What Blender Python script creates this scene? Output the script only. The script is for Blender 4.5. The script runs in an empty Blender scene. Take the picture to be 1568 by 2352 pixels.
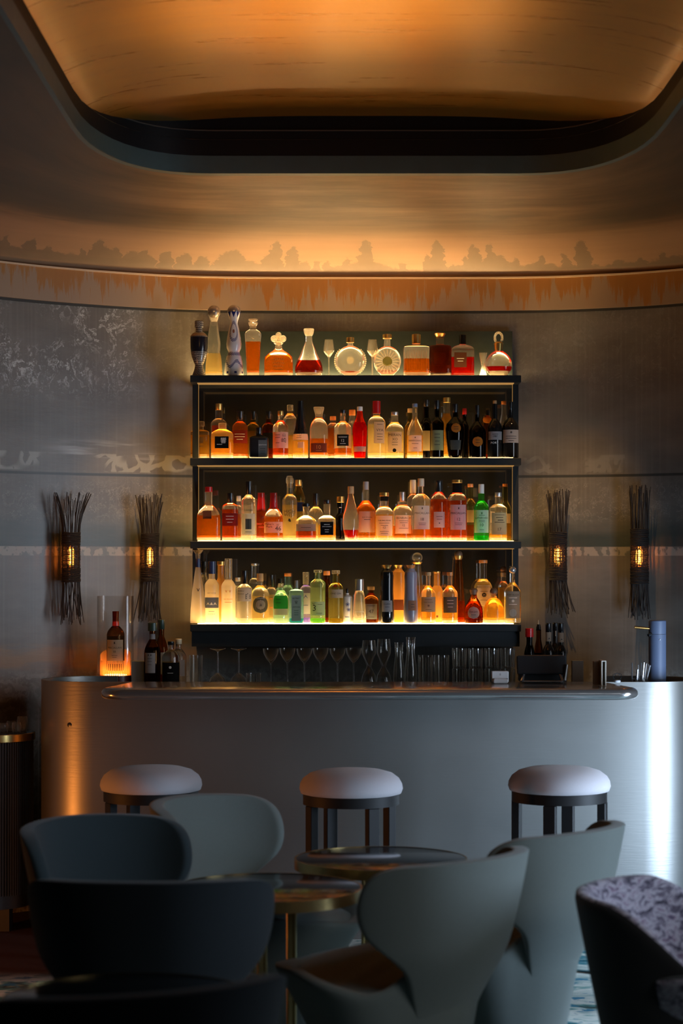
import bpy, math, random
from mathutils import Vector, noise
random.seed(7)
PI = math.pi
C = bpy.context.scene.collection
F = 4700.0      # focal length in pixels of the 1568x2352 frame
HZ = 1300.0     # picture row of the horizon
EYE = 1.64      # height of the lens above the floor

def at(px, py, d):
    """point of the room seen at pixel px,py at depth d"""
    return Vector(((px-784)/F*d, d, EYE-(py-HZ)/F*d))

# ---------------------------------------------------------------- scene objects
def mesh(name, V, Fc, m, parent=None, smooth=True, uv=None, auto=None):
    me = bpy.data.meshes.new(name)
    me.from_pydata([tuple(v) for v in V], [], Fc)
    me.validate(verbose=False)
    if uv:
        l = me.uv_layers.new(name='UVMap')
        for lp in me.loops:
            l.data[lp.index].uv = uv[lp.vertex_index]
    if smooth:
        me.polygons.foreach_set('use_smooth', [True]*len(me.polygons))
        if auto is not None:
            try: me.set_sharp_from_angle(angle=math.radians(auto))
            except Exception: pass
    me.update()
    o = bpy.data.objects.new(name, me)
    C.objects.link(o)
    if m: me.materials.append(m)
    if parent: o.parent = parent
    return o

def tag(o, label=None, cat=None, group=None, kind=None):
    if label: o['label'] = label
    if cat: o['category'] = cat
    if group: o['group'] = group
    if kind: o['kind'] = kind
    return o

def thing(name, label, cat, loc=(0, 0, 0), rz=0.0, group=None):
    o = bpy.data.objects.new(name, None)
    o.empty_display_size = .05
    C.objects.link(o)
    o.location = loc; o.rotation_euler = (0, 0, rz)
    return tag(o, label, cat, group)

def dup(root, loc, rz=None, label=None, group=None):
    def cp(o, par):
        c = o.copy(); C.objects.link(c)
        if par: c.parent = par
        for k in list(o.children): cp(k, c)
        return c
    r = cp(root, None)
    r.location = loc
    if rz is not None: r.rotation_euler = (0, 0, rz)
    if label: r['label'] = label
    if group: r['group'] = group
    return r

# ---------------------------------------------------------------- shape collectors
class MB:
    def __init__(s): s.V = []; s.F = []
    def add(s, V, Fc):
        b = len(s.V); s.V += [Vector(v) for v in V]
        s.F += [tuple(b+i for i in f) for f in Fc]
        return s
    def box(s, c, size, rot=None, bev=0.0):
        x, y, z = [k/2 for k in size]
        if bev <= 0:
            V = [(-x,-y,-z),(x,-y,-z),(x,y,-z),(-x,y,-z),(-x,-y,z),(x,-y,z),(x,y,z),(-x,y,z)]
            Fc = [(0,3,2,1),(4,5,6,7),(0,1,5,4),(1,2,6,5),(2,3,7,6),(3,0,4,7)]
        else:
            b = min(bev, x*.9, y*.9, z*.9)
            ring = lambda X, Y, Z: [(-X+b,-Y,Z),(X-b,-Y,Z),(X,-Y+b,Z),(X,Y-b,Z),(X-b,Y,Z),(-X+b,Y,Z),(-X,Y-b,Z),(-X,-Y+b,Z)]
            R = [ring(x-b, y-b, -z), ring(x, y, -z+b), ring(x, y, z-b), ring(x-b, y-b, z)]
            V = sum(R, [])
            Fc = [tuple(reversed(range(8)))]
            for k in range(3):
                for i in range(8):
                    j = (i+1) % 8
                    Fc.append((k*8+i, k*8+j, k*8+8+j, k*8+8+i))
            Fc.append(tuple(range(24, 32)))
        V = [Vector(v) for v in V]
        if rot is not None: V = [rot @ v for v in V]
        c = Vector(c)
        return s.add([v+c for v in V], Fc)
    def lathe(s, prof, n=24, c=(0,0,0), sx=1.0, sy=1.0, e=2.0, cap0=True, cap1=True, rot=None):
        V = []; Fc = []
        for r, z in prof:
            for i in range(n):
                t = 2*PI*i/n
                V.append(se(r, t, e, sx, sy)+Vector((0, 0, z)))
        for k in range(len(prof)-1):
            for i in range(n):
                j = (i+1) % n
                Fc.append((k*n+i, k*n+j, k*n+n+j, k*n+n+i))
        if cap0: Fc.append(tuple(reversed(range(n))))
        if cap1: Fc.append(tuple(range((len(prof)-1)*n, len(prof)*n)))
        if rot is not None: V = [rot @ v for v in V]
        c = Vector(c)
        return s.add([v+c for v in V], Fc)
    def tube(s, pts, r, n=6, caps=True):
        pts = [Vector(p) for p in pts]
        V = []; Fc = []; up = Vector((0.13, 0.21, 0.97))
        for k, p in enumerate(pts):
            d = (pts[min(k+1, len(pts)-1)]-pts[max(k-1, 0)]).normalized()
            a = d.cross(up)
            if a.length < 1e-3: a = d.cross(Vector((1, 0, 0)))
            a.normalize(); b = d.cross(a)
            rr = r[k] if isinstance(r, (list, tuple)) else r
            for i in range(n):
                t = 2*PI*i/n
                V.append(p+a*(rr*math.cos(t))+b*(rr*math.sin(t)))
        for k in range(len(pts)-1):
            for i in range(n):
                j = (i+1) % n
                Fc.append((k*n+i, k*n+n+i, k*n+n+j, k*n+j))
        if caps:
            Fc.append(tuple(range(n)))
            Fc.append(tuple(reversed(range((len(pts)-1)*n, len(pts)*n))))
        return s.add(V, Fc)
    def build(s, name, m, parent=None, smooth=True, auto=40):
        return mesh(name, s.V, s.F, m, parent, smooth, None, auto)

def se(r, t, e=2.0, sx=1.0, sy=1.0):
    c, q = math.cos(t), math.sin(t)
    if e != 2.0:
        k = 2.0/e
        c = math.copysign(abs(c)**k, c); q = math.copysign(abs(q)**k, q)
    return Vector((r*c*sx, r*q*sy, 0))

def lerp(a, b, t): return a+(b-a)*t
def sst(a, b, x):
    t = max(0.0, min(1.0, (x-a)/(b-a))); return t*t*(3-2*t)
def interp(tab, x):
    if x <= tab[0][0]: return tab[0][1]
    for (a, p), (b, q) in zip(tab, tab[1:]):
        if x <= b: return lerp(p, q, (x-a)/(b-a))
    return tab[-1][1]
def catmull(P, n):
    out = []
    for i in range(len(P)-1):
        p0 = P[max(i-1, 0)]; p1 = P[i]; p2 = P[i+1]; p3 = P[min(i+2, len(P)-1)]
        for k in range(n):
            t = k/n
            out.append(tuple(.5*((2*b)+(-a+c)*t+(2*a-5*b+4*c-d)*t*t+(-a+3*b-3*c+d)*t**3) for a, b, c, d in zip(p0, p1, p2, p3)))
    out.append(tuple(P[-1]))
    return out

# ---------------------------------------------------------------- materials
def new_mat(name):
    m = bpy.data.materials.new(name); m.use_nodes = True
    nt = m.node_tree; nt.nodes.clear()
    out = nt.nodes.new('ShaderNodeOutputMaterial')
    return m, nt, out
def put(nt, sock, v):
    if isinstance(v, bpy.types.NodeSocket): nt.links.new(v, sock)
    elif isinstance(v, bpy.types.Node): nt.links.new(v.outputs[0], sock)
    elif v is not None:
        if hasattr(sock.default_value, '__len__') and len(sock.default_value) == 4 and len(v) == 3: v = (*v, 1)
        sock.default_value = v
def nd(nt, typ, ins=None, **attrs):
    n = nt.nodes.new('ShaderNode'+typ)
    for k, v in attrs.items(): setattr(n, k, v)
    for k, v in (ins or {}).items(): put(nt, n.inputs[k], v)
    return n
def M(nt, op, a, b=None, c=None, clamp=False):
    n = nt.nodes.new('ShaderNodeMath'); n.operation = op; n.use_clamp = clamp
    put(nt, n.inputs[0], a)
    if b is not None: put(nt, n.inputs[1], b)
    if c is not None: put(nt, n.inputs[2], c)
    return n.outputs[0]
def mixc(nt, f, a, b, blend='MIX'):
    n = nt.nodes.new('ShaderNodeMix'); n.data_type = 'RGBA'; n.blend_type = blend
    put(nt, n.inputs[0], f); put(nt, n.inputs[6], a); put(nt, n.inputs[7], b)
    return n.outputs[2]
def smooth(nt, x, a, b):
    n = nt.nodes.new('ShaderNodeMapRange'); n.interpolation_type = 'SMOOTHSTEP'
    put(nt, n.inputs[0], x); put(nt, n.inputs[1], a); put(nt, n.inputs[2], b)
    n.inputs[3].default_value = 0; n.inputs[4].default_value = 1
    return n.outputs[0]
def band(nt, z, lo, hi, soft):
    return M(nt, 'MULTIPLY', smooth(nt, z, lo-soft, lo+soft), M(nt, 'SUBTRACT', 1.0, smooth(nt, z, hi-soft, hi+soft)))
def noi(nt, vec, scale, detail=4.0, rough=.55, dist=0.0, dim=None):
    n = nd(nt, 'TexNoise', {'Vector': vec, 'Scale': scale, 'Detail': detail, 'Roughness': rough, 'Distortion': dist})
    return n.outputs['Fac']
def mapv(nt, vec, scale=(1,1,1), loc=(0,0,0)):
    return nd(nt, 'Mapping', {'Vector': vec, 'Scale': scale, 'Location': loc}).outputs[0]
def ramp(nt, f, stops):
    n = nt.nodes.new('ShaderNodeValToRGB'); put(nt, n.inputs[0], f)
    el = n.color_ramp.elements
    while len(el) < len(stops): el.new(.5)
    for e, (p, c) in zip(el, stops): e.position = p; e.color = (*c, 1)
    return n.outputs[0]
CACHE = {}
def simple(name, col, rough=.5, metal=0.0, grain=0.0, gscale=60.0, spec=.5, bump=0.0, sheen=0.0, coat=0.0):
    if name in CACHE: return CACHE[name]
    m, nt, out = new_mat(name)
    p = nd(nt, 'BsdfPrincipled', {'Base Color': col, 'Roughness': rough, 'Metallic': metal, 'Specular IOR Level': spec, 'Sheen Weight': sheen, 'Coat Weight': coat})
    tc = nd(nt, 'TexCoord').outputs['Object']
    if grain > 0:
        f = noi(nt, tc, gscale, 5.0, .65)
        put(nt, p.inputs['Base Color'], mixc(nt, f, tuple(c*(1-grain) for c in col), tuple(min(1, c*(1+grain)) for c in col)))
    if bump > 0:
        b = nd(nt, 'Bump', {'Strength': bump, 'Distance': .002, 'Height': noi(nt, tc, gscale*3, 3.0)})
        put(nt, p.inputs['Normal'], b)
    nt.links.new(p.outputs[0], out.inputs[0])
    CACHE[name] = m
    return m
def paperm(name, col):
    """printed paper: mostly diffuse, some light comes through from a lit bottle behind"""
    if name in CACHE: return CACHE[name]
    m, nt, out = new_mat(name)
    df = nd(nt, 'BsdfDiffuse', {'Color': col}); tl = nd(nt, 'BsdfTranslucent', {'Color': tuple(min(1, c*1.5) for c in col)})
    a = nd(nt, 'MixShader', {0: .40, 1: df, 2: tl})
    nt.links.new(a.outputs[0], out.inputs[0]); CACHE[name] = m
    return m
def emit(name, col, s):
    if name in CACHE: return CACHE[name]
    m, nt, out = new_mat(name)
    e = nd(nt, 'Emission', {'Color': col, 'Strength': s})
    nt.links.new(e.outputs[0], out.inputs[0]); CACHE[name] = m
    return m
def glass(name, tint, frost=.05, edge=.35, gloss=.05):
    """clear or tinted bottle glass: passes light, brightens and darkens to the rim, reflects"""
    if name in CACHE: return CACHE[name]
    m, nt, out = new_mat(name)
    fac = nd(nt, 'LayerWeight', {'Blend': .5}).outputs['Facing']
    f3 = M(nt, 'POWER', fac, 3.0)
    tc = mixc(nt, f3, tint, tuple(c*.55 for c in tint))
    tr = nd(nt, 'BsdfTransparent', {'Color': tc})
    tl = nd(nt, 'BsdfTranslucent', {'Color': tuple(min(1, c*.9+.1) for c in tint)})
    k = M(nt, 'ADD', M(nt, 'MULTIPLY', f3, edge), frost, clamp=True)
    a = nd(nt, 'MixShader', {0: k, 1: tr, 2: tl})
    gl = nd(nt, 'BsdfGlossy', {'Color': (1, 1, 1), 'Roughness': gloss})
    g = M(nt, 'ADD', .035, M(nt, 'MULTIPLY', M(nt, 'POWER', fac, 4.0), .6))
    b = nd(nt, 'MixShader', {0: g, 1: a, 2: gl})
    nt.links.new(b.outputs[0], out.inputs[0]); CACHE[name] = m
    return m
def vessel(name, tint, frost=.06, ior=1.42, rough=.015):
    """bottle glass that bends light, with a little scatter from the uneven surface"""
    if name in CACHE: return CACHE[name]
    m, nt, out = new_mat(name)
    g = nd(nt, 'BsdfGlass', {'Color': tint, 'Roughness': rough, 'IOR': ior})
    tl = nd(nt, 'BsdfTranslucent', {'Color': tuple(min(1, c*.9+.1) for c in tint)})
    a = nd(nt, 'MixShader', {0: frost, 1: g, 2: tl})
    nt.links.new(a.outputs[0], out.inputs[0]); CACHE[name] = m
    return m
def fluid(name, col, body=.45):
    if name in CACHE: return CACHE[name]
    m, nt, out = new_mat(name)
    rf = nd(nt, 'BsdfTransparent', {'Color': tuple(c**.9 for c in col)})
    tl = nd(nt, 'BsdfTranslucent', {'Color': col})
    a = nd(nt, 'MixShader', {0: body, 1: rf, 2: tl})
    nt.links.new(a.outputs[0], out.inputs[0]); CACHE[name] = m
    return m

# ---------------------------------------------------------------- lettering
TXT = {}
def letters(s):
    """flat outline mesh of a piece of writing: verts, faces, width, height"""
    if s in TXT: return TXT[s]
    cu = bpy.data.curves.new('t', 'FONT'); cu.body = s; cu.align_x = 'CENTER'; cu.resolution_u = 2
    ob = bpy.data.objects.new('t', cu)
    C.objects.link(ob)
    dg = bpy.context.evaluated_depsgraph_get()
    me = bpy.data.meshes.new_from_object(ob.evaluated_get(dg))
    V = [v.co.copy() for v in me.vertices]; Fc = [tuple(p.vertices) for p in me.polygons]
    bpy.data.objects.remove(ob); bpy.data.meshes.remove(me); bpy.data.curves.remove(cu)
    if V:
        y0 = min(v.y for v in V); y1 = max(v.y for v in V)
        x0 = min(v.x for v in V); x1 = max(v.x for v in V)
        V = [Vector((v.x-(x0+x1)/2, v.y-(y0+y1)/2, 0)) for v in V]
        TXT[s] = (V, Fc, x1-x0, y1-y0)
    else: TXT[s] = ([], [], 1, 1)
    return TXT[s]
# ================================================================ the room shell
def coords(nt):
    g = nd(nt, 'NewGeometry').outputs['Position']
    s = nd(nt, 'SeparateXYZ', {0: g})
    return g, s.outputs[0], s.outputs[1], s.outputs[2]

def wall_material():
    """satin painted mural: banded landscape of slate, sage and umber with pale flourishes"""
    m, nt, out = new_mat('mural_wall')
    g, X, Y, Z = coords(nt)
    n1 = noi(nt, mapv(nt, g, (1.2, 1.2, 3.0)), 1.6, 5, .6)
    n2 = noi(nt, mapv(nt, g, (1, 1, 6)), 9, 5, .65)
    base = ramp(nt, n1, [(.25, (.078, .068, .056)), (.5, (.132, .118, .100)), (.75, (.185, .168, .145))])
    base = mixc(nt, M(nt, 'MULTIPLY', n2, .35), base, (.10, .098, .09))
    left = M(nt, 'SUBTRACT', 1.0, smooth(nt, X, -1.0, .2))
    # vertical faint streak weave of the panels
    st = noi(nt, mapv(nt, g, (70, 70, .7)), 1.0, 2, .5)
    base = mixc(nt, M(nt, 'MULTIPLY', smooth(nt, st, .45, .75), .18), base, (.24, .22, .20))
    # dark teal wash over the stone course
    wob = M(nt, 'MULTIPLY', M(nt, 'SUBTRACT', noi(nt, mapv(nt, g, (2, 2, 8)), 2.2, 4), .5), .16)
    zw = M(nt, 'ADD', Z, wob)
    teal = M(nt, 'MULTIPLY', smooth(nt, zw, 1.96, 1.74), M(nt, 'GREATER_THAN', Z, 1.735))
    base = mixc(nt, M(nt, 'MULTIPLY', teal, .85), base, (.030, .048, .045))
    # pale stone course with dark marks
    sc = band(nt, Z, 1.69, 1.733, .002)
    mk = smooth(nt, noi(nt, mapv(nt, g, (1.4, 1.4, 1)), 24, 2, .5), .5, .58)
    base = mixc(nt, M(nt, 'MULTIPLY', sc, .8), base, mixc(nt, mk, (.30, .27, .22), (.13, .13, .115)))
    # giraffe-hide frieze above the seam
    gf = band(nt, Z, 2.098, 2.185, .004)
    wg = nd(nt, 'VectorMath', {0: g, 1: nd(nt, 'VectorMath', {0: nd(nt, 'TexNoise', {'Vector': g, 'Scale': 11.0, 'Detail': 2.0}).outputs['Color'], 1: (.07, .07, .07)}, operation='MULTIPLY').outputs[0]}, operation='ADD').outputs[0]
    vo = nd(nt, 'TexVoronoi', {'Vector': mapv(nt, wg, (1, 1, .9)), 'Scale': 14.0, 'Randomness': 1.0}, feature='DISTANCE_TO_EDGE').outputs['Distance']
    ph = M(nt, 'MULTIPLY', smooth(nt, vo, .17, .11), smooth(nt, noi(nt, g, 5.0, 1), .42, .48))
    lw = M(nt, 'ADD', .30, M(nt, 'MULTIPLY', left, .7))
    base = mixc(nt, M(nt, 'MULTIPLY', M(nt, 'MULTIPLY', gf, ph), M(nt, 'MULTIPLY', lw, .6)), base, (.34, .34, .29))
    # white mist streaks left of the bar shelf
    sk = M(nt, 'MULTIPLY', band(nt, Z, 2.14, 2.24, .03), smooth(nt, noi(nt, mapv(nt, g, (1.3, 1.3, 14)), 1.6, 3), .46, .66))
    sk = M(nt, 'MULTIPLY', sk, band(nt, X, -1.36, -.95, .12))
    base = mixc(nt, M(nt, 'MULTIPLY', sk, .75), base, (.46, .47, .45))
    # panel seam
    base = mixc(nt, M(nt, 'MULTIPLY', band(nt, Z, 2.077, 2.090, .002), .85), base, (.022, .026, .024))
    # pale crackle of blossom, upper left
    d1 = noi(nt, g, 5, 4, .6)
    wv = nd(nt, 'VectorMath', {0: g, 1: nd(nt, 'TexNoise', {'Vector': g, 'Scale': 7.0, 'Detail': 4.0}).outputs['Color']}, operation='ADD').outputs[0]
    rid = M(nt, 'ABSOLUTE', M(nt, 'SUBTRACT', noi(nt, wv, 4.0, 6, .66), .5))
    ln = smooth(nt, rid, .045, .004)
    msk = M(nt, 'MULTIPLY', smooth(nt, noi(nt, g, 2.7, 3), .38, .52), band(nt, Z, 2.50, 2.98, .10))
    ln = M(nt, 'MULTIPLY', ln, smooth(nt, noi(nt, wv, 11.0, 4, .7), .40, .62))
    ln = M(nt, 'ADD', ln, M(nt, 'MULTIPLY', smooth(nt, noi(nt, wv, 8.0, 6, .75), .56, .66), .55), clamp=True)
    amt = M(nt, 'MULTIPLY', M(nt, 'MULTIPLY', ln, msk), M(nt, 'ADD', .10, M(nt, 'MULTIPLY', band(nt, X, -1.75, -1.02, .1), .75)))
    base = mixc(nt, amt, base, (.52, .53, .50))
    # faint scratches beneath the seam
    fl = M(nt, 'MULTIPLY', smooth(nt, rid, .012, .002), M(nt, 'MULTIPLY', band(nt, Z, 1.86, 2.05, .04), .35))
    base = mixc(nt, fl, base, (.40, .37, .32))
    # grey lichen low on the wall and ochre band over it
    oc = M(nt, 'MULTIPLY', band(nt, zw, 1.16, 1.25, .03), left)
    base = mixc(nt, M(nt, 'MULTIPLY', oc, .6), base, (.26, .14, .04))
    lo = M(nt, 'MULTIPLY', smooth(nt, Z, 1.16, 1.10), smooth(nt, noi(nt, wv, 9, 4), .42, .6))
    base = mixc(nt, M(nt, 'MULTIPLY', lo, .6), base, (.25, .25, .23))
    dr = M(nt, 'MULTIPLY', smooth(nt, Z, 1.02, .9), smooth(nt, noi(nt, mapv(nt, g, (60, 60, .3)), 1, 1), .60, .66))
    base = mixc(nt, M(nt, 'MULTIPLY', dr, .4), base, (.36, .37, .36))
    p = nd(nt, 'BsdfPrincipled', {'Base Color': base, 'Roughness': .42, 'Specular IOR Level': .55})
    b = nd(nt, 'Bump', {'Strength': .15, 'Distance': .004, 'Height': n2})
    put(nt, p.inputs['Normal'], b)
    nt.links.new(p.outputs[0], out.inputs[0])
    return m

def frieze_material():
    m, nt, out = new_mat('dripped_ochre_frieze')
    g, X, Y, Z = coords(nt)
    d = noi(nt, mapv(nt, g, (30, 30, 2.2)), 1.0, 6, .72)
    d2 = noi(nt, mapv(nt, g, (3.0, 3.0, .4)), 1.0, 3, .5)
    h = M(nt, 'SUBTRACT', Z, 2.905)
    thr = M(nt, 'MULTIPLY_ADD', M(nt, 'ADD', M(nt, 'MULTIPLY', d, .75), M(nt, 'MULTIPLY', d2, .25)), -.80, .49)
    k = smooth(nt, h, M(nt, 'SUBTRACT', thr, .022), M(nt, 'ADD', thr, .022))
    col = mixc(nt, k, mixc(nt, d2, (.33, .215, .125), (.27, .20, .14)), mixc(nt, d, (.36, .165, .035), (.28, .115, .022)))
    p = nd(nt, 'BsdfPrincipled', {'Base Color': col, 'Roughness': .5})
    nt.links.new(p.outputs[0], out.inputs[0])
    return m

def cove_material():
    """mural on the coved soffit: hazy tree line over the ledge, long clouds above"""
    m, nt, out = new_mat('mural_cove')
    uv = nd(nt, 'TexCoord').outputs['UV']
    s = nd(nt, 'SeparateXYZ', {0: uv}); U, V = s.outputs[0], s.outputs[1]
    cl = noi(nt, mapv(nt, uv, (.55, 5.0, 1)), 1.7, 5, .6, .4)
    cl2 = noi(nt, mapv(nt, uv, (.9, 14.0, 1), (3, 1, 0)), 1.5, 5, .6, .2)
    sky = ramp(nt, M(nt, 'ADD', M(nt, 'MULTIPLY', cl, .6), M(nt, 'MULTIPLY', cl2, .4)), [(.30, (.085, .052, .028)), (.46, (.20, .12, .062)), (.60, (.33, .20, .105)), (.75, (.42, .27, .15))])
    near = M(nt, 'SUBTRACT', 1.0, smooth(nt, V, .36, .52))
    sky = mixc(nt, M(nt, 'MULTIPLY', near, .8), sky, (.36, .215, .125))
    dk = M(nt, 'MULTIPLY', band(nt, M(nt, 'ADD', V, M(nt, 'MULTIPLY', M(nt, 'SUBTRACT', cl, .5), .35)), .50, .66, .08), .55)
    sky = mixc(nt, dk, sky, (.075, .05, .025))
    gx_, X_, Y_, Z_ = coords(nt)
    side = smooth(nt, M(nt, 'ABSOLUTE', M(nt, 'SUBTRACT', X_, .12)), .70, 1.35)  # upper sides darkened in the colour for the dim ceiling corners
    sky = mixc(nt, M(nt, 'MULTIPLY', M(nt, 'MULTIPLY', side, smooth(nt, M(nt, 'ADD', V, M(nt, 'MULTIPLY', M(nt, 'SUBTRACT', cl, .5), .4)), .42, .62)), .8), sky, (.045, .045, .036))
    # tree line
    rag = M(nt, 'MULTIPLY', M(nt, 'SUBTRACT', noi(nt, mapv(nt, uv, (9, 6, 1)), 2.0, 4, .65), .5), .10)
    rag2 = M(nt, 'MULTIPLY', M(nt, 'SUBTRACT', noi(nt, mapv(nt, uv, (9, 6, 1), (5, 3, 0)), 2.4, 3, .6), .5), .09)
    def grove(k, seed, hmax, dens):
        u = M(nt, 'MULTIPLY_ADD', M(nt, 'ADD', U, rag), k, seed)
        c = M(nt, 'FLOOR', u); f = M(nt, 'SUBTRACT', M(nt, 'FRACT', u), .5)
        r1 = nd(nt, 'TexWhiteNoise', {'W': M(nt, 'ADD', c, seed*3.1)}, noise_dimensions='1D').outputs[0]
        r2 = nd(nt, 'TexWhiteNoise', {'W': M(nt, 'ADD', c, seed*7.7+.5)}, noise_dimensions='1D').outputs[0]
        hh = M(nt, 'MULTIPLY', M(nt, 'MULTIPLY_ADD', M(nt, 'POWER', r1, 1.6), .85, .15), hmax)
        ww = M(nt, 'MULTIPLY_ADD', r2, .22, .36)
        q = M(nt, 'DIVIDE', M(nt, 'ADD', f, M(nt, 'MULTIPLY', M(nt, 'SUBTRACT', r2, .5), .2)), ww)
        s_ = M(nt, 'SQRT', M(nt, 'MAXIMUM', M(nt, 'SUBTRACT', 1.0, M(nt, 'MULTIPLY', q, q)), 0.0))
        return M(nt, 'MULTIPLY', hh, M(nt, 'MULTIPLY', s_, M(nt, 'GREATER_THAN', r2, dens)))
    t1 = noi(nt, mapv(nt, uv, (1.3, .25, 1)), 1.3, 2, .5)
    t2 = noi(nt, mapv(nt, uv, (6.0, 1.0, 1)), 1.4, 2, .45, .8)
    top = M(nt, 'MAXIMUM', M(nt, 'MAXIMUM', grove(11.0, 3.0, .40, .15), grove(16.0, 8.0, .27, .1)), M(nt, 'MAXIMUM', grove(6.0, 5.0, .30, .35), M(nt, 'MULTIPLY_ADD', t1, .5, -.13)))
    top = M(nt, 'ADD', top, rag2)
    tr = M(nt, 'SUBTRACT', 1.0, smooth(nt, V, M(nt, 'SUBTRACT', top, .012), M(nt, 'ADD', top, .014)))
    fade = smooth(nt, V, .015, .09)
    tc = mixc(nt, noi(nt, mapv(nt, uv, (6, 3, 1)), 2.5, 4), (.105, .085, .058), (.17, .135, .09))
    col = mixc(nt, M(nt, 'MULTIPLY', tr, M(nt, 'MULTIPLY', fade, .70)), sky, tc)
    p = nd(nt, 'BsdfPrincipled', {'Base Color': col, 'Roughness': .45, 'Specular IOR Level': .5})
    nt.links.new(p.outputs[0], out.inputs[0])
    return m

def vault_material():
    """lacquered coppery paint, brushed across"""
    m, nt, out = new_mat('lacquered_copper_vault')
    g, X, Y, Z = coords(nt)
    n = noi(nt, mapv(nt, g, (1.2, 13, 1)), 1.6, 5, .65)
    n2 = noi(nt, mapv(nt, g, (.8, 1.1, 1)), 1.2, 3, .5)
    col = ramp(nt, M(nt, 'ADD', M(nt, 'MULTIPLY', n, .5), M(nt, 'MULTIPLY', n2, .5)), [(.3, (.36, .16, .016)), (.5, (.46, .215, .022)), (.72, (.52, .27, .05))])
    p = nd(nt, 'BsdfPrincipled', {'Base Color': col, 'Roughness': M(nt, 'MULTIPLY_ADD', n, .15, .22), 'Metallic': .30, 'Specular IOR Level': .5})
    nt.links.new(p.outputs[0], out.inputs[0])
    return m

def carpet_material():
    m, nt, out = new_mat('painterly_carpet')
    g, X, Y, Z = coords(nt)
    wv = nd(nt, 'VectorMath', {0: mapv(nt, g, (1.0, 2.2, 1)), 1: nd(nt, 'VectorMath', {0: nd(nt, 'TexNoise', {'Vector': g, 'Scale': 2.2, 'Detail': 3.0}).outputs['Color'], 1: (.5, .5, .5)}, operation='MULTIPLY').outputs[0]}, operation='ADD').outputs[0]
    n = noi(nt, wv, 2.6, 4, .55)
    col = ramp(nt, n, [(.30, (.02, .03, .03)), (.40, (.06, .22, .26)), (.47, (.42, .50, .46)), (.54, (.62, .66, .60)), (.60, (.12, .30, .28)), (.66, (.04, .06, .06)), (.75, (.30, .36, .24))])
    n2 = noi(nt, wv, 9.0, 4, .6)
    col = mixc(nt, smooth(nt, n2, .58, .64), col, (.05, .20, .30))
    redm = M(nt, 'MULTIPLY', smooth(nt, Y, 7.9, 8.3), smooth(nt, X, -.9, -1.2))
    col = mixc(nt, redm, col, (.055, .022, .016))
    f = noi(nt, g, 220, 2)
    p = nd(nt, 'BsdfPrincipled', {'Base Color': col, 'Roughness': .95, 'Specular IOR Level': .1})
    put(nt, p.inputs['Normal'], nd(nt, 'Bump', {'Strength': .4, 'Distance': .004, 'Height': f}))
    nt.links.new(p.outputs[0], out.inputs[0])
    return m

# plan of the room: a concave back wall that sweeps forward at both ends
OUTL = catmull([(-3.4, 4.0), (-3.25, 6.2), (-2.65, 8.15), (-2.1, 9.1), (-1.61, 9.62), (-1.23, 9.90), (-.82, 10.09), (-.4, 10.15), (.2, 10.16),
                (.8, 10.15), (1.2, 10.08), (1.64, 9.87), (2.2, 9.35), (2.75, 8.35), (3.2, 6.6), (3.4, 4.0)], 8)
ROOM = OUTL+[(3.4, -1.2), (-3.4, -1.2)]
def wall_y(x):
    best = 10.16
    for (x0, y0), (x1, y1) in zip(OUTL, OUTL[1:]):
        if x0 <= x <= x1: return lerp(y0, y1, (x-x0)/(x1-x0+1e-9))
    return best

MW = wall_material()
def strip(name, pts, z0, z1, m, nz=2, off=0.0, thick=.12):
    """a standing wall along a plan line, with its own thickness outside the room"""
    V = []; Fc = []
    n = len(pts)
    nor = []
    for i in range(n):
        a = Vector(pts[max(i-1, 0)]); b = Vector(pts[min(i+1, n-1)])
        d = (b-a).normalized(); nor.append(Vector((d.y, -d.x)))
    for side in (off, off-thick):
        for k in range(nz):
            z = lerp(z0, z1, k/(nz-1))
            for i in range(n):
                p = Vector(pts[i])+nor[i]*side
                V.append((p.x, p.y, z))
    for s in range(2):
        for k in range(nz-1):
            for i in range(n-1):
                a = s*nz*n+k*n+i
                q = (a, a+1, a+1+n, a+n)
                Fc.append(q if s == 0 else tuple(reversed(q)))
    w = nz*n
    for i in range(n-1):
        Fc.append((i+1, i, w+i, w+i+1)); t = (nz-1)*n+i
        Fc.append((t, t+1, w+t+1, w+t))
    for i in (0, n-1):
        for k in range(nz-1):
            a = k*n+i; q = (a, a+n, w+a+n, w+a); Fc.append(q if i else tuple(reversed(q)))
    return mesh(name, V, Fc, m, None, True, None, 40)

il = [i for i, p in enumerate(OUTL) if p[0] < -2.6][-1]
ir = [i for i, p in enumerate(OUTL) if p[0] > 2.7][0]
tag(strip('wall_back', OUTL[il:ir+1], 0, 3.07, MW), kind='structure')
tag(strip('wall_left', [(-3.4, -1.2)]+OUTL[:il+1], 0, 3.07, MW), kind='structure')
tag(strip('wall_right', OUTL[ir:]+[(3.4, -1.2)], 0, 3.07, MW), kind='structure')
tag(strip('wall_front', [(3.4, -1.2), (-3.4, -1.2)], 0, 3.07, simple('front_wall_paint', (.10, .095, .09), .7)), kind='structure')
# ochre frieze standing proud of the wall, dark strip painted as its shadow line beneath, pale ledge on top
tag(strip('trim_1', OUTL[il:ir+1], 2.905, 3.062, frieze_material(), 2, .022, .021), kind='structure')
tag(strip('trim_2', OUTL[il:ir+1], 2.893, 2.905, simple('painted_shadow_line', (.02, .02, .018), .6), 2, .010, .009), kind='structure')
tag(strip('trim_3', OUTL[il:ir+1], 3.062, 3.070, simple('pale_ledge', (.62, .46, .30), .4), 2, .034, .033), kind='structure')

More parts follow.
